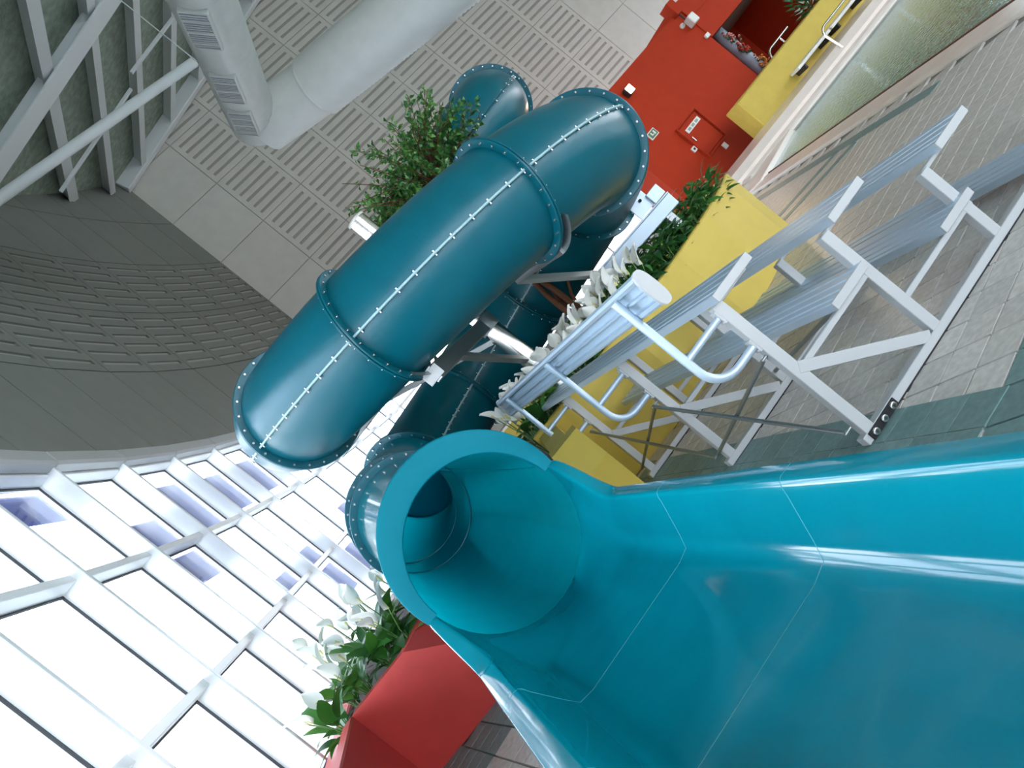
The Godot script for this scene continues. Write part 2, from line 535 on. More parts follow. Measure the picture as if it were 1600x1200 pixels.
func build_roof_steel() -> void:
	# purlins
	var dirp := Vector3(-0.45, 0, -0.89)
	var base := [[-2.176, 19.486], [-0.185, 15.767], [-0.508, 19.787], [1.111, 20.152], [2.046, 22.01], [2.022, 25.69], [3.9, 25.7], [5.8, 25.8], [-3.2, 14.0]]
	for k in base.size():
		var p := Vector2(base[k][0], base[k][1])
		var far := 0.0
		while true:
			var q := p + Vector2(-0.45, 0.89) * far
			var wallz := 26.0 + 0.3725 * (q.x + 2.75)
			if q.x < arc_x(q.y) + 0.1 or q.y > wallz - 0.1 or far > 14.0: break
			far += 0.1
		var q1 := p + Vector2(-0.45, 0.89) * far
		var q0 := p - Vector2(-0.45, 0.89) * 12.0
		var a := G(q0.x, roof_y(q0.x, q0.y) - 0.2, q0.y)
		var e := G(q1.x, roof_y(q1.x, q1.y) - 0.2, q1.y)
		var b := MB.new()
		b.beam(a, e, 0.07, 0.34)
		b.beam(a - Vector3.UP * 0.17, e - Vector3.UP * 0.17, 0.2, 0.025)
		tag(part("roof_purlin", b, M.white_steel, self), "white steel purlin running under the grey green roof deck", "beam", "roof purlins")
	# main rafter
	var b2 := MB.new()
	var a2 := G(-3.7, roof_y(-3.7, 16.79) - 0.5, 16.79)
	var e2 := G(9.0, roof_y(9.0, 19.9) - 0.5, 19.9)
	b2.beam(a2, e2, 0.56, 0.05)
	b2.beam(a2 + Vector3.UP * 0.18, e2 + Vector3.UP * 0.18, 0.06, 0.36)
	tag(part("main_rafter", b2, M.white_steel, self), "wide white steel rafter crossing under the purlins", "beam")
	# edge beam on the far wall
	var b3 := MB.new()
	var a3 := WALL_O + Vector3.UP * (roof_y(-2.75, 26.0) - 0.25) + Vector3(0, 0, 0.35)
	var e3p := WALL_O + WALL_DIR * 22.0
	var e3 := e3p + Vector3.UP * (roof_y(e3p.x, -e3p.z) - 0.25) + Vector3(0, 0, 0.35)
	b3.beam(a3, e3, 0.3, 0.5)
	tag(part("edge_beam", b3, M.white_steel, self), "white steel edge beam along the top of the slotted wall", "beam")
	# round brace
	var b4 := MB.new()
	b4.pipe([G(-3.75, 9.54, 13.5), G(1.05, 9.92, 16.9)], 0.105, 14)
	tag(part("brace_tube", b4, M.white_steel, self), "round white brace tube rising from the curved wall to the duct", "pipe")
	# thin diagonal ties
	for t in [[Vector2(-3.2, 20.5), Vector2(-0.19, 21.48)], [Vector2(0.12, 20.96), Vector2(1.9, 21.75)]]:
		var b5 := MB.new()
		b5.beam(G(t[0].x, roof_y(t[0].x, t[0].y) - 0.5, t[0].y), G(t[1].x, roof_y(t[1].x, t[1].y) - 0.5, t[1].y), 0.08, 0.08)
		tag(part("roof_tie", b5, M.white_steel, self), "slim white diagonal tie between two purlins", "beam", "diagonal ties between purlins")

func build_ducts() -> void:
	# ribbed duct with grilles that recedes, then an elbow and a wider duct running right
	var t := thing("air_duct")
	tag(t, "white spiral ribbed air duct with grey grilles and an elbow", "duct")
	var p0 := G(1.94, 7.82, 9.2)
	var p1 := G(0.9, 8.18, 16.6)
	var r := 0.46
	var b := MB.new()
	var rows := []
	var n := 150
	var dd := (p1 - p0).normalized()
	var x := dd.cross(Vector3.UP).normalized()
	var y := x.cross(dd)
	for k in n + 1:
		var c := p0.lerp(p1, float(k) / n)
		var rr := r + (0.014 if k % 2 == 0 else -0.004)
		var row := []
		for j in 28:
			var a := TAU * j / 28
			row.append(c + (x * cos(a) + y * sin(a)) * rr)
		rows.append(row)
	b.grid(rows, true)
	part("ribbed_duct", b, M.duct, t)
	b = MB.new()
	b.lathe([Vector2(0.475, 0), Vector2(0.475, 0.3), Vector2(0.43, 0.46), Vector2(0.28, 0.54), Vector2(0.0, 0.56)], 28, Transform3D(Basis(x, dd, y), p1 - dd * 0.1))
	part("end_cap", b, M.duct, t)
	var q0 := G(0.95, 7.98, 16.65)
	var q1 := G(2.13, 7.44, 16.1)
	var q2 := G(6.5, 5.55, 13.7)
	b = MB.new()
	b.pipe([q0, q0.lerp(q1, 0.5), q1], 0.56, 28)
	part("branch_collar", b, M.duct, t)
	b = MB.new()
	rows = []
	dd = (q2 - q1).normalized()
	x = dd.cross(Vector3.UP).normalized()
	y = x.cross(dd)
	n = 110
	for k in n + 1:
		var c := q1.lerp(q2, float(k) / n)
		var rr := 0.6 + (0.014 if k % 2 == 0 else -0.004)
		var row := []
		for j in 28:
			var a := TAU * j / 28
			row.append(c + (x * cos(a) + y * sin(a)) * rr)
		rows.append(row)
	b.grid(rows, true)
	part("ribbed_duct", b, M.duct, t)
	# grilles on the duct's left underside
	dd = (p1 - p0).normalized()
	x = dd.cross(Vector3.UP).normalized()
	y = x.cross(dd)
	for s in [2.9, 4.95, 6.5]:
		var c: Vector3 = p0 + dd * s
		var out := (-x * 0.8 - y * 0.6).normalized()
		var side := dd.cross(out).normalized()
		var tt := Transform3D(Basis(dd, side, out), c + out * 0.42)
		b = MB.new()
		b.cbox(Vector3.ZERO, Vector3(1.1, 0.42, 0.16), 0.01, tt)
		var gr := part("grille_box", b, M.duct, t)
		b = MB.new()
		b.box(Vector3(0, 0, 0.081), Vector3(1.02, 0.36, 0.006), tt)
		for k in 3:
			pass
		part("grille_back", b, M.grille, gr)
		b = MB.new()
		for k in 16:
			b.box(Vector3(-0.48 + k * 0.064, 0, 0.09), Vector3(0.018, 0.36, 0.014), tt)
		for k in 3:
			b.box(Vector3(-0.34 + k * 0.34, 0, 0.094), Vector3(0.04, 0.38, 0.014), tt)
		part("louvre_bars", b, M.duct, gr)
	# hangers
	for s in [1.5, 4.4, 6.6]:
		var c: Vector3 = p0 + dd * s
		b = MB.new()
		b.pipe([c + Vector3.UP * 0.45, Vector3(c.x, roof_y(c.x, -c.z), c.z)], 0.012, 6)
		part("hanger_rod", b, M.white_steel, t)

# ------------------------------------------------------------------ floor
func inside_poly(p: Vector2, poly: PackedVector2Array) -> bool:
	return Geometry2D.is_point_in_polygon(p, poly)

func build_floor() -> void:
	var fl := structure("floor", "beige tiled pool hall floor with green border tiles", "floor")
	var b := MB.new()
	b.box(Vector3(0.1, -0.25, -16), Vector3(10.2 - 0.5, 0.47, 50))
	b.box(Vector3(13.6, -0.25, -27.2), Vector3(17.4, 0.47, 25))
	b.box(Vector3(13.6, -0.25, 5.0), Vector3(17.4, 0.47, 9.0))
	part("screed", b, M.grout, fl)
	var d1 := Vector2(0.9, 0.43).normalized()
	var d2 := Vector2(-0.43, 0.9).normalized()
	var o := Vector2(1.328, 3.223)
	var ts := 0.19
	var keep_out := [PackedVector2Array([Vector2(-3.4, 5.7), Vector2(-1.6, 5.66), Vector2(0.0, 6.64), Vector2(1.7, 6.98), Vector2(2.95, 8.1), Vector2(3.05, 10), Vector2(-3.6, 10)]), PackedVector2Array([Vector2(4.5, -1), Vector2(4.5, 15.5), Vector2(30, 15.5), Vector2(30, -1)])]
	var near := []
	var far := []
	for i in range(-46, 90):
		for j in range(-46, 110):
			var c := o + d1 * (i + 0.5) * ts + d2 * (j + 0.5) * ts
			if c.y < 0.9 or c.y > 15.0 or c.x > 4.45 or c.x < arc_x(c.y) + 0.15: continue
			var skip := false
			for k in keep_out:
				if inside_poly(c, k): skip = true
			if skip: continue
			var green := (j == -2) or (c.x < -1.2 and c.y > 4.9 and c.y < 5.75)
			var e := [c, green, i, j]
			var dist := c.length()
			var seen := (c.x > 0.35 and c.x < 3.4 and c.y > 2.5 and c.y < 6.7) or (c.x < -1.2 and c.x > -2.5 and c.y > 3.6 and c.y < 5.75)
			if seen: near.append([dist, e])
			else: far.append(e)
	near.sort_custom(func(p, q): return p[0] < q[0])
	while near.size() > 300:
		far.append(near.pop_back()[1])
	var top := func(mb: MB, c: Vector2, half: float) -> void:
		var h := 0.004
		var g := half - 0.004
		var ch := 0.002
		var P := func(u: float, w: float, y: float) -> Vector3:
			var q := c + d1 * u + d2 * w
			return Vector3(q.x, y, -q.y)
		var q := [[-1, -1], [1, -1], [1, 1], [-1, 1]]
		mb.quad(P.call(-g + ch, -g + ch, h), P.call(g - ch, -g + ch, h), P.call(g - ch, g - ch, h), P.call(-g + ch, g - ch, h))
		for k in 4:
			var a = q[k]
			var e = q[(k + 1) % 4]
			mb.quad(P.call(a[0] * (g - ch), a[1] * (g - ch), h), P.call(e[0] * (g - ch), e[1] * (g - ch), h), P.call(e[0] * g, e[1] * g, -0.016), P.call(a[0] * g, a[1] * g, -0.016))
	var mesh_by := []
	for m in M.tile + M.tile_green:
		var mb := MB.new()
		top.call(mb, Vector2.ZERO, ts * 0.5)
		mesh_by.append(mb.mesh(m))
	for e in near:
		var c: Vector2 = e[1][0]
		var id: int = (3 + (e[1][2] & 1)) if e[1][1] else posmod(e[1][2] * 7 + e[1][3] * 5, 3)
		part_mesh("tile", mesh_by[id], fl, Transform3D(Basis.IDENTITY, Vector3(c.x, 0, -c.y)))
	for kind in 2:
		var mb := MB.new()
		for e in far:
			if e[1] == (kind == 1): top.call(mb, e[0], ts * 0.5)
		if mb.v.size() == 0: continue
		var o2 := part("tiles_beyond", mb, (M.tile_green[0] if kind == 1 else M.tile[0]), fl)
		o2.set_meta("kind", "stuff")
	# green border along the slide: tiles laid parallel to it
	var ax := Vector2(-sin(deg_to_rad(AXIS_DEG)), cos(deg_to_rad(AXIS_DEG)))
	var rx := Vector2(ax.y, -ax.x)
	var gm := []
	for m in M.tile_green:
		var mb := MB.new()
		mb.cbox(Vector3(0, 0.001, 0), Vector3(0.186, 0.012, 0.186), 0.002)
		gm.append(mb.mesh(m))
	var s0 := Vector2(0.93, 3.5)
	for k in range(-3, 17):
		for j in 2:
			var c := s0 + ax * (k * 0.19) - rx * (0.095 + j * 0.19)
			part_mesh("border_tile", gm[(k + j) & 1], fl, Transform3D(Basis(Vector3.UP, deg_to_rad(AXIS_DEG)), Vector3(c.x, 0.001, -c.y)))
	# pool deck beyond: green lines in the paving
	for seg in [[Vector2(4.2, 7.0), Vector2(4.2, 13.2)], [Vector2(2.4, 9.2), Vector2(4.1, 8.4)], [Vector2(2.6, 9.6), Vector2(4.15, 8.9)]]:
		var mb := MB.new()
		mb.beam(G(seg[0].x, 0.002, seg[0].y), G(seg[1].x, 0.002, seg[1].y), 0.16, 0.012)
		part("border_strip", mb, M.tile_green[0], fl)

func build_pool() -> void:
	var t := structure("pool", "swimming pool with green water and a pale rounded rim", "pool")
	var b := MB.new()
	b.box(G(13.5, -1.3, 6.9), Vector3(17.0, 0.1, 16.0))
	part("pool_floor", b, M.pool_floor, t)
	b = MB.new()
	b.box(G(4.95, -0.65, 6.8), Vector3(0.1, 1.25, 15.2))
	b.box(G(13.5, -0.65, 14.45), Vector3(17.2, 1.25, 0.1))
	b.box(G(13.5, -0.65, -0.6), Vector3(17.2, 1.25, 0.1))
	b.box(G(21.9, -0.65, 7.0), Vector3(0.1, 1.25, 15.2))
	part("pool_wall", b, M.pool_floor, t)
	b = MB.new()
	b.box(G(13.4, -0.03, 6.6), Vector3(16.8, 0.01, 14.6))
	part("water", b, M.water, t)
	# rim
	b = MB.new()
	b.cbox(G(4.72, 0.0, 6.8), Vector3(0.36, 0.06, 15.6), 0.02)
	part("near_rim", b, M.rim, t)
	b = MB.new()
	b.cbox(G(14.0, 0.02, 14.2), Vector3(17.6, 0.12, 0.6), 0.04)
	b.cbox(G(14.2, 0.1, 15.3), Vector3(18.6, 0.34, 1.8), 0.13)
	b.beam(G(4.6, 0.0, 12.75), G(6.4, 0.0, 14.35), 0.5, 0.12)
	b.prism(PackedVector2Array([Vector2(4.5, 12.9), Vector2(4.5, 14.8), Vector2(6.4, 14.8), Vector2(6.3, 14.3)]), -0.04, 0.03)
	part("far_rim", b, M.rim, t)
	b = MB.new()
	b.beam(G(4.55, 0.2, 14.6), G(2.9, 0.2, 16.4), 1.2, 0.42)
	part("rim_bench", b, M.rim, t)
	b = MB.new()
	b.box(G(5.01, -0.02, 6.8), Vector3(0.02, 0.06, 15.2))
	part("edge_strip", b, M.bark, t)

# ------------------------------------------------------------------ slide
var path: Array = []       # points along the centre line
var marks: Array = []      # index of every flange

func add_path(p: Vector3) -> void:
	path.append(p)

func helix(deg: float) -> Vector3:
	var th := deg_to_rad(deg)
	var y := 3.22 - 0.227 * th
	if deg > 332.9: y = 1.901 - (deg - 332.9) / 220.3 * 0.62
	return G(0.256 + 1.625 * cos(th), y, 7.03 + 1.625 * sin(th))

func make_path() -> void:
	# feeder from the far wall, along a gentle slope
	var t1 := G(2.25, 3.27, 9.36)
	var start := G(7.3, 7.5, 29.4)
	var n := 30
	for k in n + 1:
		if k % 5 == 0: marks.append(path.size())
		add_path(start.lerp(t1, float(k) / n))
	# curve into the spiral
	var h0 := helix(100.0)
	var td := (t1 - start).normalized()
	var th := (helix(101.0) - helix(100.0)).normalized()
	var c1 := t1 + td * 1.35
	var c2 := h0 - th * 1.1
	for k in range(1, 25):
		var u := k / 24.0
		add_path(t1.bezier_interpolate(c1, c2, h0, u))
		if k == 11: marks.append(path.size() - 1)
	marks.append(path.size() - 1)
	var fl := [133.5, 173.4, 213.4, 251.7, 293.9, 332.9, 381.0, 430.0, 474.0, 517.0, 553.2]
	var dg := 100.0
	for f in fl:
		var steps := int(ceil((f - dg) / 3.0))
		for k in range(1, steps + 1):
			add_path(helix(lerpf(dg, f, float(k) / steps)))
		marks.append(path.size() - 1)
		dg = f
	var e0 := helix(553.2)
	var e1 := G(-0.612, 0.962, 3.75)
	var ed := Vector3(sin(deg_to_rad(AXIS_DEG)), -0.03, cos(deg_to_rad(AXIS_DEG)))
	for k in range(1, 21):
		var u := k / 20.0
		add_path(e0.bezier_interpolate(e0 + (helix(553.2) - helix(552.2)).normalized() * 0.9, e1 - ed * 0.9, e1, u))
		if k == 4: marks.append(path.size() - 1)
	marks.append(path.size() - 1)

func frame_at(i: int) -> Array:
	var a: Vector3 = path[maxi(i - 1, 0)]
	var c: Vector3 = path[mini(i + 1, path.size() - 1)]
	var t := (c - a).normalized()
	if i == path.size() - 1: t = Vector3(sin(deg_to_rad(AXIS_DEG)), 0, cos(deg_to_rad(AXIS_DEG)))
	var u := t.cross(Vector3.UP).normalized()
	var w := u.cross(t).normalized()
	return [path[i], t, u, w]

const TR := 0.42
const FR := 0.475

func sweep_ring(b: MB, i0: int, i1: int, r: float, seg: int) -> void:
	var rows := []
	for i in range(i0, i1 + 1):
		var f := frame_at(i)
		var row := []
		for j in seg:
			var a := TAU * j / seg
			row.append(f[0] + (f[2] * cos(a) + f[3] * sin(a)) * r)
		rows.append(row)
	b.grid(rows, true)

func build_slide() -> void:
	make_path()
	var t := thing("tube_slide")
	tag(t, "spiral tube water slide of bolted teal fibreglass sections", "water slide")
	for s in marks.size() - 1:
		var i0: int = marks[s]
		var i1: int = marks[s + 1]
		var last := s == marks.size() - 2
		var b := MB.new()
		sweep_ring(b, i0, i1, TR, 48)
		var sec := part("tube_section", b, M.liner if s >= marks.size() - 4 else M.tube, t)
		# flange pair at the start of the section
		if s > 0:
			var f := frame_at(i0)
			b = MB.new()
			for off in [-0.017, 0.002]:
				var rows := []
				for pr in [[TR, off], [FR - 0.004, off], [FR, off + 0.003], [FR, off + 0.012], [FR - 0.004, off + 0.015], [TR, off + 0.015]]:
					var row := []
					for j in 56:
						var a := TAU * j / 56
						row.append(f[0] + f[1] * pr[1] + (f[2] * cos(a) + f[3] * sin(a)) * pr[0])
					rows.append(row)
				b.grid(rows, true)
			part("flange", b, M.tube, sec)
			b = MB.new()
			for j in 26:
				var a := TAU * (j + 0.5) / 26
				var dirv: Vector3 = f[2] * cos(a) + f[3] * sin(a)
				var c: Vector3 = f[0] + dirv * (TR + 0.031)
				b.pipe([c - f[1] * 0.03, c + f[1] * 0.03], 0.0085, 6)
			var bo := part("flange_bolts", b, M.bolt, sec)
			bo.set_meta("kind", "stuff")
		# seams along both sides
		if not last:
			for sd in [-1.0, 1.0]:
				b = MB.new()
				var rows := []
				for i in range(i0, i1 + 1):
					var f := frame_at(i)
					var c: Vector3 = f[0]
					var u: Vector3 = f[2] * sd
					rows.append([c + u * (TR - 0.005) + f[3] * 0.008, c + u * (TR + 0.024) + f[3] * 0.008, c + u * (TR + 0.024) - f[3] * 0.008, c + u * (TR - 0.005) - f[3] * 0.008])
				b.grid(rows, true)
				part("seam_rib", b, M.bead if s > 6 else M.tube, sec)
				b = MB.new()
				var run := 0.08
				for i in range(i0, i1):
					var seglen: float = path[i].distance_to(path[i + 1])
					while run < seglen:
						var f := frame_at(i)
						var c: Vector3 = path[i].lerp(path[i + 1], run / seglen) + f[2] * sd * (TR + 0.014)
						b.pipe([c - f[3] * 0.02, c + f[3] * 0.02], 0.006, 6)
						run += 0.125
					run -= seglen
				if b.v.size() > 0:
					var so := part("seam_bolts", b, M.bolt, sec)
					so.set_meta("kind", "stuff")
	for s in [marks.size() - 2, marks.size() - 3]:
		var fj := frame_at(marks[s])
		var jp := []
		for j in 49:
			var a := TAU * j / 48
			jp.append(fj[0] + (fj[2] * cos(a) + fj[3] * sin(a)) * (TR - 0.003))
		var bj := MB.new()
		bj.pipe(jp, 0.005, 6, false)
		part("inner_joint", bj, M.gel, t)
	for sd in [-1.0, 1.0]:
		var jl := []
		for i in range(marks[marks.size() - 4], marks[marks.size() - 1]):
			var fj := frame_at(i)
			jl.append(fj[0] + fj[2] * sd * (TR - 0.002) + fj[3] * 0.02)
		var bj := MB.new()
		bj.pipe(jl, 0.004, 6, false)
		part("inner_joint", bj, M.gel, t)
	# flared collar round the upper half of the mouth
	var f := frame_at(path.size() - 1)
	var e: Vector3 = f[0]
	var back: Vector3 = -f[1]
	var rows := []
	for pr in [[0.0, -0.03], [0.0, 0.012], [0.06, 0.02], [0.5, 0.018], [0.94, 0.014], [1.0, 0.004], [1.0, -0.05]]:
		var row := []
		for j in 41:
			var a := PI * j / 40.0
			var inner := 0.398
			var thick := 0.06 + 0.075 * sin(a)
			var rr: float = inner + thick * pr[0]
			row.append(e - back * pr[1] + (f[2] * cos(a) + Vector3.UP * sin(a)) * rr)
		rows.append(row)
	var b := MB.new()
	b.grid(rows)
	part("mouth_collar", b, M.collar, t)
	# central support column and arms
	var col := thing("support_column", G(0.256, 0, 7.03))
	tag(col, "galvanised round steel column inside the slide spiral with bracket arms", "column")
	b = MB.new()
	b.pipe([Vector3(0, 0.0, 0), Vector3(0, 3.12, 0)], 0.085, 24)
	part("shaft", b, M.steel, col)
	b = MB.new()
	b.lathe([Vector2(0.0, 3.125), Vector2(0.09, 3.125), Vector2(0.09, 3.10)], 24)
	part("top_cap", b, M.white_plastic, col)
	for arm in [[251.7, 0.0], [173.4, 0.0], [430.0, 0.0]]:
		var p: Vector3 = helix(arm[0]) - col.position
		var foot := p + Vector3(0, -0.50, 0)
		var dirv := Vector3(foot.x, 0, foot.z).normalized()
		b = MB.new()
		b.beam(dirv * 0.08 + Vector3.UP * foot.y, foot + dirv * 0.05, 0.05, 0.12)
		b.beam(dirv * 0.08 + Vector3.UP * (foot.y - 0.45), foot - dirv * 0.55 - Vector3.UP * 0.03, 0.05, 0.05)
		var ap := part("bracket_arm", b, M.galv, col)
		b = MB.new()
		b.lathe([Vector2(0.086, -0.07), Vector2(0.1, -0.07), Vector2(0.1, 0.07), Vector2(0.086, 0.07)], 24, Transform3D(Basis.IDENTITY, Vector3.UP * foot.y))
		part("clamp_ring", b, M.galv, ap)
		# saddle plate carrying the flange
		b = MB.new()
		var fr := []
		var rws := []
		for r2 in [FR - 0.01, FR + 0.02]:
			var row := []
			for j in 13:
				var a := deg_to_rad(-90 - 34 + j * 68.0 / 12)
				row.append(p + (dirv * cos(a) + Vector3.UP * sin(a)) * r2)
			rws.append(row)
		b.grid(rws)
		part("saddle_plate", b, M.galv, ap)
		b = MB.new()
		b.cbox(foot + dirv * 0.06, Vector3(0.13, 0.09, 0.014), 0.002)
		part("end_plate", b, M.alu_matt, ap)
	# horizontal steel beam that carries the lower coil on the far right
	var sb := thing("steel_beam")
	tag(sb, "pale steel channel beam with bolted plates under the slide's lower coil", "beam")
	b = MB.new()
	b.beam(G(1.2, 1.17, 7.75), G(2.25, 1.13, 7.6), 0.1, 0.14)
	b.beam(G(1.2, 1.245, 7.75), G(2.25, 1.205, 7.6), 0.16, 0.012)
	part("channel", b, M.alu, sb)
	b = MB.new()
	b.cbox(G(2.0, 1.36, 7.55), Vector3(0.2, 0.26, 0.012), 0.002)
	b.cbox(G(2.15, 1.28, 7.55), Vector3(0.14, 0.12, 0.1), 0.004)
	var pl := part("plate", b, M.alu, sb)
	b = MB.new()
	for hp in [Vector2(1.95, 1.42), Vector2(2.02, 1.35)]:
		b.pipe([G(hp.x, hp.y, 7.54), G(hp.x, hp.y, 7.53)], 0.016, 10)
	part("bolt_hole", b, M.rubber, pl)
	b = MB.new()
	b.beam(G(2.1, 0.6, 7.62), G(2.1, 1.1, 7.62), 0.08, 0.08)
	part("post", b, M.galv, sb)
	b = MB.new()
	b.beam(G(0.67, 1.73, 6.6), G(1.3, 1.2, 7.6), 0.05, 0.06)
	part("strut", b, M.alu_matt, sb)
	b = MB.new()
	var pb := helix(293.9)
	var rws2 := []
	for r2 in [FR - 0.03, FR + 0.03]:
		var row := []
		for j in 13:
			var a := deg_to_rad(-90 - 42 + j * 84.0 / 12)
			row.append(pb + (Vector3(0.4, 0, -0.91).rotated(Vector3.UP, 0.0) * 0.0) + (Vector3(cos(deg_to_rad(293.9)), 0, -sin(deg_to_rad(293.9))) * cos(a) + Vector3.UP * sin(a)) * r2)
		rws2.append(row)
	b.grid(rws2)
	b.beam(pb - Vector3.UP * 0.48, G(0.67, 1.73, 6.6) , 0.05, 0.05)
	part("saddle_plate", b, M.galv, sb)

func trough_section(s: float) -> Array:
	# outline of the run-out at distance s from the mouth: [lateral, height], left lip to right lip
	var k := smoothstep(0.0, 0.5, s)
	var out := []
	var fy := 0.553 - 0.006 * s
	# open channel
	var ch := []
	ch.append(Vector2(-0.474, 0.69)); ch.append(Vector2(-0.474, 0.742)); ch.append(Vector2(-0.468, 0.75)); ch.append(Vector2(-0.404, 0.752)); ch.append(Vector2(-0.392, 0.747)); ch.append(Vector2(-0.384, 0.735))
	var m := 18
	for j in m + 1:
		var u := -1.0 + 2.0 * j / m
		var au := absf(u)
		var p: Vector2
		if au > 0.72:
			var w := (au - 0.72) / 0.28
			p = Vector2(lerpf(0.318, 0.378, w), lerpf(fy + 0.03, 0.715, w))
		elif au > 0.6:
			var w := (au - 0.6) / 0.12
			p = Vector2(lerpf(0.268, 0.318, sin(w * PI / 2)), fy + 0.03 * (1 - cos(w * PI / 2)))
		else:
			p = Vector2(0.268 * au / 0.6, fy)
		ch.append(Vector2(p.x * signf(u), p.y))
	ch.append(Vector2(0.384, 0.735)); ch.append(Vector2(0.392, 0.747)); ch.append(Vector2(0.404, 0.752)); ch.append(Vector2(0.446, 0.75)); ch.append(Vector2(0.452, 0.742)); ch.append(Vector2(0.452, 0.69))
	# lower half of the tube
	var ci := []
	ci.append(Vector2(-0.462, 0.93)); ci.append(Vector2(-0.462, 0.96)); ci.append(Vector2(-0.455, 0.966)); ci.append(Vector2(-0.43, 0.966)); ci.append(Vector2(-0.42, 0.965)); ci.append(Vector2(-0.413, 0.962))
	for j in m + 1:
		var a := PI + PI * (0.03 + 0.94 * j / m)
		ci.append(Vector2(cos(a), sin(a)) * 0.411 + Vector2(0, 0.962))
	ci.append(Vector2(0.413, 0.962)); ci.append(Vector2(0.42, 0.965)); ci.append(Vector2(0.43, 0.966)); ci.append(Vector2(0.455, 0.966)); ci.append(Vector2(0.462, 0.96)); ci.append(Vector2(0.462, 0.93))
	for j in ch.size(): out.append(ci[j].lerp(ch[j], k))
	return out

func build_runout() -> void:
	var t := thing("slide_runout")
	tag(t, "glossy turquoise open run-out trough in front of the slide mouth", "water slide")
	var o := G(-0.606, 0, 3.75)
	var ax := Vector3(sin(deg_to_rad(AXIS_DEG)), 0, cos(deg_to_rad(AXIS_DEG)))
	var rt := Vector3(cos(deg_to_rad(AXIS_DEG)), 0, -sin(deg_to_rad(AXIS_DEG)))
	var cuts := [0.0, 1.06, 1.93, 3.0, 4.4]
	for k in cuts.size() - 1:
		var rows := []
		var n := 26
		for i in n + 1:
			var s := lerpf(cuts[k] + 0.002, cuts[k + 1] - 0.002, float(i) / n)
			var row := []
			for p in trough_section(s): row.append(o + ax * s + rt * p.x + Vector3.UP * p.y)
			rows.append(row)
		var b := MB.new()
		b.grid(rows)
		var sec := part("trough_section", b, M.gel, t)
		if k > 0:
			b = MB.new()
			var pts := []
			for p in trough_section(cuts[k]): pts.append(o + ax * cuts[k] + rt * p.x + Vector3.UP * (p.y - 0.0005))
			b.pipe(pts, 0.001, 6)
			part("joint_bead", b, M.joint, sec)
	# feet under the trough
	for s in [0.7, 1.9, 3.1, 4.2]:
		var b := MB.new()
		for sx in [-0.25, 0.25]:
			b.beam(o + ax * s + rt * sx, o + ax * s + rt * sx + Vector3.UP * 0.535, 0.06, 0.06)
		b.beam(o + ax * s - rt * 0.28 + Vector3.UP * 0.5, o + ax * s + rt * 0.28 + Vector3.UP * 0.5, 0.06, 0.05)
		part("trestle", b, M.galv, t)

